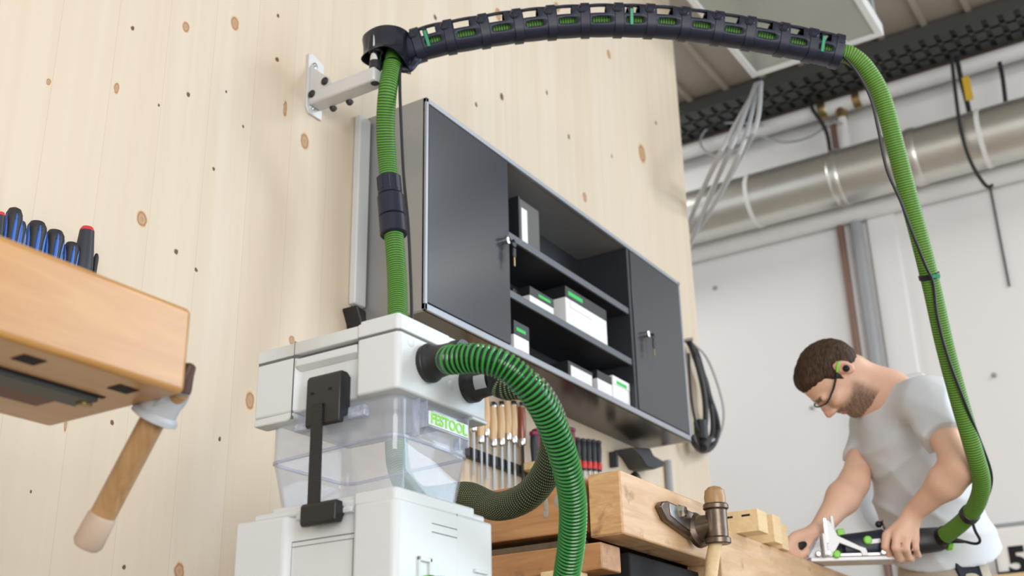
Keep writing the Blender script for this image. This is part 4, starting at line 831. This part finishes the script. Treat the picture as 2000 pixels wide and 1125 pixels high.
# ================================================================ WORKER (distance fields meshed into continuous surfaces)
def surface_nets(fn, lo, hi, h):
    lo = np.array(lo, float); n = np.ceil((np.array(hi)-lo)/h).astype(int)+1
    gx, gy, gz = np.meshgrid(*[np.arange(k)*h for k in n], indexing='ij')
    P = np.stack([gx+lo[0], gy+lo[1], gz+lo[2]], -1).reshape(-1,3)
    F = np.concatenate([fn(P[i:i+400000]) for i in range(0, len(P), 400000)]).reshape(n)
    I = F < 0; c = [(i,j,k) for i in (0,1) for j in (0,1) for k in (0,1)]
    def sub(A, o): return A[o[0]:A.shape[0]-1+o[0], o[1]:A.shape[1]-1+o[1], o[2]:A.shape[2]-1+o[2]]
    cnt = sum(sub(I, o).astype(int) for o in c); act = (cnt > 0) & (cnt < 8)
    idx = -np.ones(act.shape, int); idx[act] = np.arange(act.sum())
    acc = np.zeros((act.sum(), 3)); wt = np.zeros(act.sum())
    for a in c:
        for ax in range(3):
            if a[ax]: continue
            b = list(a); b[ax] = 1; fa, fb = sub(F, a)[act], sub(F, b)[act]; m = (fa < 0) != (fb < 0)
            t = np.where(m, fa/np.where(m, fa-fb, 1), 0); p = np.tile(np.array(a, float), (len(t),1)); p[:,ax] += t
            acc += p*m[:,None]; wt += m
    V = (np.argwhere(act)+acc/wt[:,None])*h+lo
    quads = []
    for ax in range(3):
        u, v = (ax+1) % 3, (ax+2) % 3
        s0 = [slice(None)]*3; s1 = [slice(None)]*3; s0[ax] = slice(0,-1); s1[ax] = slice(1,None)
        A, B = I[tuple(s0)], I[tuple(s1)]; e = np.argwhere(A != B)
        e = e[(e[:,u] > 0) & (e[:,v] > 0) & (e[:,u] < act.shape[u]) & (e[:,v] < act.shape[v])]
        if not len(e): continue
        flip = A[tuple(e.T)]; q = []
        for du, dv in ((0,0),(1,0),(1,1),(0,1)):
            w = e.copy(); w[:,u] -= du; w[:,v] -= dv; q.append(idx[tuple(w.T)])
        q = np.stack(q, 1); q[~flip] = q[~flip][:,::-1]; quads.append(q)
    return V, np.concatenate(quads)
def smin(a, b, k):
    h = np.clip(.5+.5*(b-a)/k, 0, 1); return b+(a-b)*h-k*h*(1-h)
def smax(a, b, k): return -smin(-a, -b, k)
def cone(P, a, b, ra, rb):
    a = np.array(a, float); b = np.array(b, float); d = b-a; t = np.clip((P-a)@d/max(d@d,1e-9), 0, 1)
    return np.linalg.norm(P-a-t[:,None]*d, axis=1)-(ra+(rb-ra)*t)
def ell(P, c, r, R=None):
    q = P-np.array(c, float)
    if R is not None: q = q@np.array(R).T
    r = np.array(r); k = np.linalg.norm(q/r, axis=1); g = np.linalg.norm(q/(r*r), axis=1); return k*(k-1)/np.maximum(g, 1e-6)
def sdf_mesh(name, fn, lo, hi, h, m, parent, colfn=None, label=None):
    V, Q = surface_nets(fn, lo, hi, h); c = (V.min(0)+V.max(0))/2
    me = bpy.data.meshes.new(name); me.from_pydata((V-c).tolist(), [], Q.tolist()); me.update(); me.polygons.foreach_set('use_smooth', [True]*len(me.polygons))
    if colfn is not None:
        ca = me.color_attributes.new('tone', 'FLOAT_COLOR', 'POINT'); rgb = np.ones((len(V),4)); rgb[:,:3] = colfn(V); ca.data.foreach_set('color', rgb.ravel())
    me.materials.append(m); o = link_mesh(name, me, parent, c)
    s = o.modifiers.new('smooth', 'SMOOTH'); s.factor = .5; s.iterations = 2
    if label: o['label'] = label
    return o
def vmat(name, rough=.5, sss=0, bump=0):
    m, t, b = nt(name); N = t.nodes; L = t.links
    at_ = N.new('ShaderNodeVertexColor'); at_.layer_name = 'tone'
    no = N.new('ShaderNodeTexNoise'); no.inputs['Scale'].default_value = 45; tc = N.new('ShaderNodeTexCoord'); L.new(tc.outputs['Object'], no.inputs['Vector'])
    mx = N.new('ShaderNodeMix'); mx.data_type = 'RGBA'; mx.blend_type = 'MULTIPLY'; mx.inputs[7].default_value = (.86,.80,.78,1)
    L.new(mathn(t, 'MULTIPLY', no.outputs['Fac'], .5), mx.inputs[0]); L.new(at_.outputs['Color'], mx.inputs[6]); L.new(mx.outputs[2], b.inputs['Base Color'])
    b.inputs['Roughness'].default_value = rough; b.inputs['Subsurface Weight'].default_value = sss; b.inputs['Subsurface Radius'].default_value = (.01,.004,.002); b.inputs['Subsurface Scale'].default_value = .3
    return m
SKINM = vmat('skin', .48, .12)
# --- head frame: origin at the near ear, x towards the face, y to his left (camera side), z to the crown
HD = 3.50; PXM = HD/F_PX
ear = dep(1649,723,HD)
hx_ = RGT*-.407-UPV*.914; hz_ = RGT*-.914+UPV*.407
yawh = math.radians(5); nf_ = hx_*math.cos(yawh)-FWD*math.sin(yawh); hy_ = np.cross(hz_, nf_); hx_ = nf_/np.linalg.norm(nf_); hy_ /= np.linalg.norm(hy_); hz_ = np.cross(hx_, hy_)
HO = ear+FWD*.074-hx_*.002                                  # centre plane of the head
HM = np.array([hx_, hy_, hz_])
def hl(P): return (P-HO)@HM.T
def hw(x, y, z): return HO+hx_*x+hy_*y+hz_*z
J = dict(neck=dep(1730,775,3.56), shN=dep(1812,785,3.40), elN=dep(1878,912,3.22), wrN=dep(1783,1003,3.345),
         shF=dep(1700,826,3.74), elF=dep(1668,943,3.56), wrF=dep(1596,1040,3.42), chest=dep(1778,850,3.58), belly=dep(1808,985,3.60), hip=dep(1838,1085,3.58))
def head_sdf(P):
    q = hl(P); q2 = q.copy(); q2[:,1] = abs(q2[:,1])
    d = ell(q2, (.026,0,.030), (.093,.073,.081))
    d = smin(d, ell(q2, (.060,0,-.040), (.054,.055,.068)), .03)
    d = smin(d, cone(q2, (.022,.050,-.055), (.090,.016,-.088), .016, .018), .025)      # jaw line
    d = smin(d, ell(q2, (.100,0,-.097), (.020,.022,.018)), .02)                         # chin
    d = smin(d, cone(q2, (.112,0,.020), (.108,.040,.016), .012, .011), .016)            # brow
    d = smin(d, ell(q2, (.088,.042,-.022), (.026,.022,.018)), .02)                      # cheekbone
    d = smax(d, -ell(q2, (.120,.031,-.001), (.014,.019,.011)), .012)                    # eye socket
    d = smin(d, ell(q2, (.103,.031,-.001), (.0125,.0125,.0125)), .004)                  # eyeball and lid
    d = smin(d, cone(q2, (.118,0,.012), (.141,0,-.030), .007, .011), .012)            # nose
    d = smin(d, ell(q2, (.118,0,-.024), (.019,.013,.019)), .008); d = smin(d, cone(q2, (.110,0,.012), (.122,0,-.022), .010, .012), .008)
    d = smin(d, ell(q2, (.130,.011,-.036), (.010,.0075,.008)), .007)
    d = smin(d, ell(q2, (.109,0,-.052), (.012,.024,.014)), .015)
    d = smin(d, ell(q2, (.117,0,-.0565), (.0085,.022,.0055)), .005); d = smin(d, ell(q2, (.115,0,-.0685), (.0085,.020,.006)), .005)
    d = smax(d, -ell(q2, (.125,0,-.0625), (.009,.021,.0014)), .003)
    c, s = math.cos(-.18), math.sin(-.18); R = [[c,0,s],[0,1,0],[-s,0,c]]
    e = ell(q2, (.000,.074,.003), (.0195,.010,.033), R); e = smax(e, -ell(q2, (.002,.085,.004), (.011,.009,.020), R), .004)
    e = smin(e, ell(q2, (.010,.077,-.006), (.006,.006,.009)), .005)
    return smin(d, e, .007)
NK = hw(-.005,0,-.045)
def hand_near():
    k = [dep(1732,1046,3.335),dep(1752,1045,3.315),dep(1771,1049,3.312),dep(1787,1053,3.32)]
    m = [dep(1729,1068,3.322),dep(1749,1070,3.300),dep(1769,1072,3.300),dep(1788,1070,3.312)]
    t = [dep(1738,1089,3.340),dep(1757,1091,3.325),dep(1775,1089,3.325),dep(1792,1083,3.335)]
    e = [dep(1750,1093,3.372),dep(1766,1095,3.362),dep(1781,1092,3.362),dep(1795,1086,3.366)]
    return k, m, t, e
def hand_far():
    k = [dep(1563,1044,3.40),dep(1553,1047,3.375),dep(1546,1054,3.36),dep(1543,1064,3.352)]
    m = [dep(1553,1056,3.375),dep(1543,1062,3.355),dep(1539,1071,3.347),dep(1540,1079,3.345)]
    t = [dep(1551,1070,3.352),dep(1546,1077,3.345),dep(1547,1084,3.345),dep(1553,1088,3.345)]
    e = [dep(1558,1078,3.350),dep(1557,1084,3.350),dep(1561,1089,3.352),dep(1568,1091,3.354)]
    return k, m, t, e
def fingers(P, d, H, wr, pw):
    k, m, t, e = H
    palm = None
    for i in range(4):
        c = cone(P, wr+(k[i]-wr)*.18, k[i], .017, .0125); palm = c if palm is None else smin(palm, c, .012)
    d = smin(d, palm, .02); fs = None
    for i in range(4):
        r = (.0118,.012,.0115,.0102)[i]
        f = smin(smin(cone(P, k[i], m[i], r*1.1, r), cone(P, m[i], t[i], r, r*.92), .003), cone(P, t[i], e[i], r*.92, r*.8), .003)
        d = smin(d, f, .005)
    return d
HN, HF = hand_near(), hand_far()
def body_sdf(P):
    d = head_sdf(P)
    d = smin(d, cone(P, NK, J['neck'], .057, .064), .022)
    d = smin(d, cone(P, hw(.050,0,-.075), J['neck']+hx_*.022, .034, .040), .03)
    d = smin(d, cone(P, J['neck'], J['chest'], .075, .10), .05); d = smin(d, cone(P, J['neck'], J['shN'], .05, .055), .05); d = smin(d, cone(P, J['neck'], J['shF'], .05, .055), .05)
    for sh, el, wr in (('shN','elN','wrN'),('shF','elF','wrF')):
        a, b, c = J[sh], J[el], J[wr]
        d = smin(d, cone(P, a, b, .054 if sh == 'shN' else .046, .041), .04); fm_ = b+(c-b)*.30
        d = smin(d, smin(cone(P, b, fm_, .040, .045), cone(P, fm_, c, .045, .027), .03), .03)
    d = fingers(P, d, HN, J['wrN'], 0); d = fingers(P, d, HF, J['wrF'], 0)
    for pts in ((dep(1772,1018,3.37),dep(1752,1040,3.405),dep(1738,1056,3.415),dep(1733,1070,3.405)),(dep(1590,1054,3.40),dep(1580,1066,3.372),dep(1574,1078,3.356),dep(1568,1084,3.350))):
        for i in range(3): d = smin(d, cone(P, pts[i], pts[i+1], (.016,.0125,.0115)[i], (.0125,.0115,.009)[i]), .008)
    return d
def noise3(V, s, k=0):
    return np.sin(V[:,0]*s+1.3+k)*np.sin(V[:,1]*s*1.13+.7*k)*np.sin(V[:,2]*s*.91+2.1)
def skin_col(V):
    q = hl(V); base = np.array([.80,.51,.37]); C = np.tile(base, (len(V),1))
    near = np.linalg.norm(q, axis=1) < .22; x, y, z = q[:,0], abs(q[:,1]), q[:,2]
    def mixc(mask, col, a): C[:] = C*(1-mask[:,None]*a)+np.array(col)*mask[:,None]*a
    sm_ = lambda v, a, b: np.clip((v-a)/(b-a), 0, 1)
    # beard and moustache stubble
    jaw = sm_(-z, .040-.0*x, .062)*sm_(x, .025, .055)+sm_(-z,.028,.05)*sm_(x,.012,.03)*sm_(-x,-.06,-.03)*.5
    mou = sm_(-z, .040, .047)*sm_(x, .098, .108)*(y < .032)
    lips = ((abs(z+.0625) < .009) & (x > .108) & (y < .021)).astype(float)
    stub = np.clip(np.maximum(jaw, mou), 0, 1)*near*(1-lips)*np.where((z > -.115), 1, 0)
    stub *= .75+.25*np.clip(noise3(V, 420)*2+.5, 0, 1)
    mixc(stub, (.05,.03,.022), .85)
    mixc(lips*near, (.50,.20,.16), .8)
    brow = ((abs(z-.022) < .0065) & (x > .085) & (y > .012) & (y < .048)).astype(float)*near; mixc(brow, (.05,.03,.02), .85)
    eye = ((abs(z+.003) < .0022) & (x > .104) & (abs(y-.031) < .013)).astype(float)*near; mixc(eye, (.06,.035,.03), .8)
    earm = ((y > .068) & (abs(x) < .03) & (abs(z) < .04)).astype(float)*near; mixc(earm, (.70,.33,.25), .5)
    nose = (sm_(x, .122, .134)*near)*(z < 0); mixc(nose, (.66,.30,.23), .5)
    # knuckle creases
    for H in (HN, HF):
        for p in H[1]: mixc(np.exp(-(np.linalg.norm(V-p, axis=1)/.011)**2), (.62,.30,.22), .45)
    return C
wk_ = root('person', np.array([J['hip'][0],J['hip'][1],0]), 'bearded man in grey t-shirt bent over the bench guiding a joiner', 'person')
lo = np.min([J[k] for k in J]+[hw(.16,0,.0),hw(0,0,.14)]+HF[1]+HF[3]+HN[3]+[dep(1740,1100,3.38)], 0)-.075; hi = np.max([J[k] for k in J]+[hw(.0,0,.14),hw(-.1,0,.1)], 0)+.08
lo_b = lo.copy()
body = sdf_mesh('body', body_sdf, lo_b, hi, .0052, SKINM, wk_, skin_col)
# --- hair
def hair_sdf(P):
    q = hl(P); y = abs(q[:,1]); x, z = q[:,0], q[:,2]
    q2 = q.copy(); q2[:,1] = y
    d = ell(q2, (.022,0,.033), (.092,.0785,.086)); d = smin(d, ell(q2, (.070,0,.080), (.034,.048,.024)), .03)
    d = smin(d, ell(q2, (-.035,0,.015), (.040,.058,.055)), .03)
    hlz = np.interp(x, [-.075,-.045,-.03,-.015,.0,.012,.018,.030,.038,.055,.075,.10,.13], [-.05,-.052,-.044,-.005,.030,.036,.02,-.018,.0,.040,.048,.062,.075])
    hlz = hlz+np.where(x > .06, (.055-y)*-.10, 0)
    d = smax(d, (hlz-z)*.8, .006)
    return d+.0022*np.sin(q[:,1]*300+x*40)*np.sin(z*90+x*130)
def hmat():
    m, t, b = nt('dark_brown_hair'); N = t.nodes; L = t.links
    tc = N.new('ShaderNodeTexCoord'); mp = N.new('ShaderNodeMapping'); mp.inputs['Scale'].default_value = (60,260,60); mp.inputs['Rotation'].default_value = (.2,.4,.5); L.new(tc.outputs['Object'], mp.inputs['Vector'])
    no = N.new('ShaderNodeTexNoise'); no.inputs['Scale'].default_value = 1; no.inputs['Detail'].default_value = 6; L.new(mp.outputs['Vector'], no.inputs['Vector'])
    cr = N.new('ShaderNodeValToRGB'); e = cr.color_ramp.elements; e[0].position = .3; e[0].color = (.022,.013,.009,1); e[1].position = .7; e[1].color = (.095,.055,.033,1); L.new(no.outputs['Fac'], cr.inputs['Fac']); L.new(cr.outputs['Color'], b.inputs['Base Color'])
    bp = N.new('ShaderNodeBump'); bp.inputs['Strength'].default_value = .8; bp.inputs['Distance'].default_value = .004; L.new(no.outputs['Fac'], bp.inputs['Height']); L.new(bp.outputs['Normal'], b.inputs['Normal'])
    b.inputs['Roughness'].default_value = .6; b.inputs['Specular IOR Level'].default_value = .15; return m
HAIRM = hmat(); c0_ = hw(.03,0,.04)
sdf_mesh('hair', hair_sdf, c0_-.15, c0_+.15, .005, HAIRM, wk_)
# --- safety glasses and ear plug
gl_ = MB(); gl_.tube([hw(-.012,.079,.026),hw(.004,.081,.026),hw(.03,.081,.018),hw(.07,.078,.010),hw(.105,.066,.006),hw(.122,.050,.006)],[.0025,.0028,.0032,.0035,.003,.0025],8)
gl_.tube([hw(-.012,-.079,.026),hw(.03,-.081,.018),hw(.105,-.066,.006),hw(.122,-.050,.006)],.003,8)
go = build('safety_glasses', gl_, M['navyg'], wk_)
fr2 = MB(); fr2.tube(spline([hw(.122,.052,.008),hw(.131,.030,.012),hw(.134,0,.012),hw(.131,-.030,.012),hw(.122,-.052,.008)],6),.0026,8); build('glasses_brow_bar', fr2, M['cable'], go)
gm = MB(); rows = []
for zz, f in ((.008,1),(-.010,1.01),(-.026,.985)):
    rows.append([hw(.006+f*.127*math.cos(a)**.5 if abs(a) < 1.2 else .1, f*.058*math.sin(a)/math.sin(1.1), zz) for a in np.linspace(-1.1,1.1,15)])
gm.add([p for r_ in rows for p in r_], [(k*15+i,k*15+i+1,k*15+16+i,k*15+15+i) for k in range(2) for i in range(14)]); build('lens', gm, M['lens'], go)
build('temple_tip', MB().tube([hw(-.008,.0815,.027),hw(.006,.083,.026),hw(.024,.083,.020)],[.003,.0052,.0035],10), M['lime'], go)
build('ear_plug', MB().ball(hw(.003,.086,.000),.0105,14), M['hole'], wk_)
# --- t-shirt
def shirt_sdf(P):
    ch, be, hp = J['chest'], J['belly'], J['hip']
    d = cone(P, ch-FWD*.0, be, .142, .140); d = smin(d, cone(P, be+RGT*.01, hp+UPV*-.03+RGT*.022, .140, .172), .06)
    up_ = ch+UPV*.085+RGT*.012; d = smin(d, cone(P, up_, ch, .105, .142), .05)
    d = smin(d, cone(P, J['neck']-UPV*.035, J['shN']+UPV*.004, .066, .070), .05); d = smin(d, cone(P, J['neck']-UPV*.05, J['shF'], .064, .066), .05)
    # collar: stop the cloth at the neck
    nd = NK-J['neck']; nd = nd/np.linalg.norm(nd)
    dn = cone(P, J['neck']-nd*.05, NK+nd*.1, .064, .064); d = smax(d, -np.where(((P-J['neck'])@nd) > .0, dn, 1), .006)
    d = smax(d, ((P-J['neck'])@nd)-.030, .010)
    sl = None
    for sh, el, k, r0, r1 in (('shN','elN',.56,.074,.069),('shF','elF',.60,.056,.056)):
        a, b = J[sh], J[el]; e = a+(b-a)*k; ax = (b-a)/np.linalg.norm(b-a)
        s = cone(P, a, e+ax*.05, r0, r1); s = smax(s, (P-e)@ax, .006); d = smin(d, s, .03)
    # cloth folds
    q = (P-be); u_ = q@RGT; v_ = q@UPV; w_ = q@FWD
    cr_ = lambda t: (1-np.abs(np.sin(t)))**1.5
    f = -cr_((u_*.55+v_*1.0)*27+np.sin(u_*17+1)*.9+np.sin(v_*31)*.35)*np.clip(1.15-abs(v_+.03)/.22, 0, 1)*.010+.004
    f += -cr_((u_*1.0-v_*.45)*34+np.sin(v_*21)*.8)*np.clip((v_-.0)/.10, 0, 1)*.008
    q3 = P-J['shN']; f += -.009*cr_((q3@RGT*.6+q3@UPV*.9)*38+1)*np.exp(-(np.linalg.norm(q3-(J['elN']-J['shN'])*.4, axis=1)/.10)**2)
    d = d+f
    hn = np.cross(dep(1960,1082,3.5)-dep(1752,1121,3.5), FWD); hn /= np.linalg.norm(hn); hn = hn if hn@UPV > 0 else -hn
    d = smax(d, -((P-dep(1852,1101,3.5))@hn)+.004*np.sin(u_*40), .006)
    return d
SH = mat('grey_jersey', (.66,.69,.735), .85, var=.05, scale=30, bump=.15, bscale=700)
lo = np.min([J[k] for k in ('neck','shN','shF','chest','belly','hip','elN','elF')], 0)-.24; hi = np.max([J[k] for k in ('neck','shN','shF','chest','belly','hip','elN','elF')], 0)+.24
sdf_mesh('t_shirt', shirt_sdf, lo, hi, .0065, SH, wk_)
# --- trousers down to the floor, shoes
hp = J['hip']; hpl = np.array([hp[0]-.06,hp[1]-.03,.90]); hpr = np.array([hp[0]+.08,hp[1]+.0,.90])
fl_ = np.array([hp[0]-.13,hp[1]-.06,.09]); fr_2 = np.array([hp[0]+.14,hp[1]-.02,.09]); knl = (hpl+fl_)/2+np.array([-.01,.04,.02]); knr = (hpr+fr_2)/2+np.array([.01,.05,.02])
def trouser_sdf(P):
    d = cone(P, hp+np.array([0,0,.02]), hp-np.array([0,0,.10]), .125, .135)
    for a, k, f in ((hpl,knl,fl_),(hpr,knr,fr_2)):
        d = smin(d, smin(cone(P, a-np.array([0,0,.05]), k, .098, .074), cone(P, k, f, .074, .060), .03), .03)
    d = d+.003*np.sin(P[:,2]*55+np.sin(P[:,0]*30)*2)
    return smax(d, .075-P[:,2], .006)
TR = mat('beige_work_trousers', (.46,.40,.31), .85, var=.08, scale=25, bump=.1, bscale=500)
tr = sdf_mesh('trousers', trouser_sdf, (hp[0]-.33,hp[1]-.33,.05), (hp[0]+.36,hp[1]+.33,hp[2]+.2), .013, TR, wk_)
pk = []
for (px,py) in ((1893,1094),(1938,1082),(1950,1130),(1960,1180),(1905,1180),(1898,1130)):
    p = dep(px,py,3.30)
    for _ in range(60):
        dd = trouser_sdf(p[None])[0]
        if dd < .004: break
        p = p+FWD*max(.002, dd*.7)
    pk.append(p)
pn = np.cross(pk[1]-pk[0], pk[-1]-pk[0]); pn /= np.linalg.norm(pn); pn = pn if pn@FWD < 0 else -pn
mbp = MB(); mbp.loft([[p+pn*.010 for p in pk],[p-pn*.02 for p in pk]]); build('holster_pocket', mbp, mat('navy_pocket_cloth',(.012,.016,.028),.8), tr, bevel=.004)['label'] = 'dark navy pocket'
for f in (fl_, fr_2):
    def shoe_sdf(P, f=f):
        d = ell(P, (f[0],f[1]+.07,.045), (.05,.145,.048)); d = smin(d, cone(P, (f[0],f[1],.05), (f[0],f[1],.10), .05, .048), .03); return smax(d, .001-P[:,2], .004)
    sdf_mesh('shoe', shoe_sdf, (f[0]-.09,f[1]-.12,-.02), (f[0]+.09,f[1]+.25,.17), .012, M['cable'], wk_)
# ================================================================ JOINER TOOL IN HIS HANDS
t0, t1 = dep(1640,1072,3.385), dep(1848,1052,3.385); ta = t1-t0; TL = np.linalg.norm(ta); ta /= TL
tu = np.array([0,0,1.])-ta*ta[2]; tu /= np.linalg.norm(tu); tsd = np.cross(tu, ta); tsd = tsd if tsd@FWD < 0 else -tsd     # towards the camera
jt = root('joiner', (dep(1680,1100,3.385)[0],dep(1680,1100,3.385)[1],BH2), 'dark blue and black dowel joiner with silver fence held by the man', 'power tool')
def tw(a, s, u): return t0+ta*a+tsd*s+tu*u
def stad(a, hw_, hh, n=28, e=2.6): return [tw(a, 0, 0)+tsd*math.copysign(abs(math.cos(t))**(2/e),math.cos(t))*hw_+tu*math.copysign(abs(math.sin(t))**(2/e),math.sin(t))*hh for t in np.linspace(0,2*PI,n,endpoint=False)]
build('motor_housing', MB().loft([stad(.0,.030,.030),stad(.008,.038,.039),stad(.085,.040,.041),stad(.125,.041,.043),stad(.128,.039,.041)]), M['navy'], jt)
build('grip_housing', MB().loft([stad(.128,.036,.038),stad(.15,.033,.035),stad(.20,.033,.034),stad(.235,.036,.036),stad(.285,.035,.034),stad(TL,.027,.027),stad(TL+.006,.022,.022)]), M['black'], jt)
gb = MB(); gb.lathe([(.026,0),(.030,.003),(.030,.014),(.026,.017)], tw(TL-.006,0,-.004), ta, 24); build('plug_ring', gb, M['lime'], jt, )['label'] = 'lime green bayonet ring'
build('dust_outlet', MB().lathe([(.027,0),(.027,.05),(.022,.055)], dep(1826,1058,3.385), (dep(1860,1036,3.33)-dep(1826,1058,3.385)), 24), M['black'], jt)
for k, (a_, w_) in enumerate(((.062,.0),)):
    build('speed_dial', MB().lathe([(.012,0),(.012,.010),(.009,.013)], tw(.072,.038,.010), tsd, 18), M['lime'], jt)
build('side_label', MB().obox(tw(.094,.0405,.006), ta, tu, tsd, .016,.006,.001), M['alu'], jt)
vt = MB(); 
for k in range(4): vt.obox(tw(.118,.0415,.018-.010*k), ta, tu, tsd, .0015,.003,.001)
build('vent_mark', vt, M['alu'], jt)
build('release_button', MB().obox(tw(.008,.012,.044), ta, tu, tsd, .011,.010,.007), M['lime'], jt, bevel=.003)
# front: fence, base plate, knob
bpz = BH2
pA, pB = dep(1572,1092,3.385), dep(1752,1094,3.385)
def bz(a, s, z): q = t0+ta*a+tsd*s; return np.array([q[0],q[1],z])
th = np.array([ta[0],ta[1],0]); th /= np.linalg.norm(th); sh_ = np.array([tsd[0],tsd[1],0]); sh_ /= np.linalg.norm(sh_); ZU = np.array([0,0,1.])
def jbox(name, a0, a1, s0, s1, z0_, z1_, m, parent=jt, bev=.002):
    c = bz((a0+a1)/2,(s0+s1)/2,(z0_+z1_)/2); return build(name, MB().obox(c, th, sh_, ZU, abs(a1-a0)/2, abs(s1-s0)/2, abs(z1_-z0_)/2), M[m], parent, bevel=bev)
zb_ = bpz+.001
bpl = jbox('base_plate', -.095,.165,-.045,.045,zb_,zb_+.012,'alu'); jbox('base_rail', -.03,.165,.030,.046,zb_+.012,zb_+.022,'steel', bpl)
jbox('fence_face', -.062,-.050,-.075,.075,zb_+.012,zb_+.075,'alu')
sc_ = MB()
for s in (.046,-.046):
    pts = [(-.050,zb_+.108),(-.040,zb_+.118),(-.030,zb_+.112),(-.012,zb_+.070),(.045,zb_+.040),(.062,zb_+.034),(.068,zb_+.012),(.050,zb_+.012),(.046,zb_+.026),(-.010,zb_+.050),(-.035,zb_+.012),(-.050,zb_+.012)]
    n = len(pts); V0 = [bz(a,s-.004,z) for a,z in pts]; V1 = [bz(a,s+.004,z) for a,z in pts]
    build('fence_bracket', MB().loft([V0,V1]), M['alu'], jt, bevel=.0015)
build('height_scale', MB().obox(bz(-.046,.052,zb_+.085), th, sh_, ZU, .005,.004,.036), M['chrome'], jt, bevel=.002)
build('height_scale', MB().obox(bz(-.022,.040,zb_+.09), th, sh_, ZU, .005,.004,.040), M['alu'], jt, bevel=.002)
for a_, z_ in ((-.075,.020),(-.045,.022),(.108,.020),(.118,.032)): build('clamp_screw', MB().lathe([(.008,0),(.008,.010),(.005,.013)], bz(a_,.046,zb_+z_), sh_, 14), M['chrome'], jt)
build('stop_button', MB().lathe([(.011,0),(.011,.008),(.008,.011)], bz(-.022,.046,zb_+.018), sh_, 18), M['lime'], jt)
build('clear_guard', MB().loft([[bz(-.10,s,z) for s,z in ((-.04,zb_+.012),(.04,zb_+.012),(.036,zb_+.04),(-.036,zb_+.04))],[bz(-.064,s,z) for s,z in ((-.045,zb_+.012),(.045,zb_+.012),(.045,zb_+.07),(-.045,zb_+.07))]]), M['cleartrim'], jt)
kb = dep(1559,1067,3.365); kdir = dep(1600,1062,3.40)-kb
build('front_knob', MB().lathe([(.006,-.012),(.0165,-.009),(.0185,0),(.0175,.016),(.013,.028),(.010,.075)], kb, kdir, 24), M['cable'], jt)
build('clamp_lever', MB().tube([dep(1728,1034,3.40),dep(1724,1020,3.40),dep(1722,1016,3.40)],[.004,.004,.007],10), M['chrome'], jt)
build('lever_knob', MB().ball(dep(1716,1024,3.405),.010,12), M['cable'], jt)
# ================================================================ CAMERA AND LIGHT
cam = bpy.data.cameras.new('camera'); co = bpy.data.objects.new('camera', cam); COL.objects.link(co)
cam.sensor_width = 36; cam.lens = F_PX/2000*36; cam.clip_end = 60
mw = Matrix(((RGT[0],UPV[0],-FWD[0],CAM[0]),(RGT[1],UPV[1],-FWD[1],CAM[1]),(RGT[2],UPV[2],-FWD[2],CAM[2]),(0,0,0,1)))
co.matrix_world = mw; sc.camera = co
cam.dof.use_dof = True; cam.dof.focus_distance = 2.28; cam.dof.aperture_fstop = 4.2
w = bpy.data.worlds.new('world'); sc.world = w; w.use_nodes = True
bg = w.node_tree.nodes['Background']; bg.inputs['Color'].default_value = (.95,.97,1,1); bg.inputs['Strength'].default_value = .90
def area(name, loc, target, sx, sy, power, col=(1,1,1)):
    l = bpy.data.lights.new(name, 'AREA'); l.shape = 'RECTANGLE'; l.size = sx; l.size_y = sy; l.energy = power; l.color = col
    o = bpy.data.objects.new(name, l); COL.objects.link(o); o.location = loc
    o.rotation_euler = (Vector(target)-Vector(loc)).to_track_quat('-Z','Y').to_euler(); return o
area('assumed_window_light', (7.6,-4.9,2.65), (1.8,1.2,1.6), 5.0, 5.2, 440, (.66,.84,1))  # assumed window out of view, added as a bare area lamp placed for reflections
area('fill_behind', (-2.2,-3.2,1.3), (2.3,1.85,1.0), 3.2, 2.4, 190, (1,.985,.96))  # added fill from behind the camera, lifts the lower left of the wall
area('back_wall_fill', (5.2,-1.8,4.12), (5.4,-1.0,0), 1.4, .8, 75, (1,.98,.96))  # added fill, unseen, brightens the white back wall
area('back_wall_fill_left', (5.3,3.6,4.1), (5.6,3.2,0),   .8, 1.4, 32, (1,.98,.96))  # second added fill for the left part of the back wall
sc.view_settings.view_transform = 'Standard'; sc.view_settings.look = 'None'; sc.view_settings.gamma = 1; sc.view_settings.use_curve_mapping = False
sc.view_settings.exposure = 0
sc.cycles.transparent_max_bounces = 24
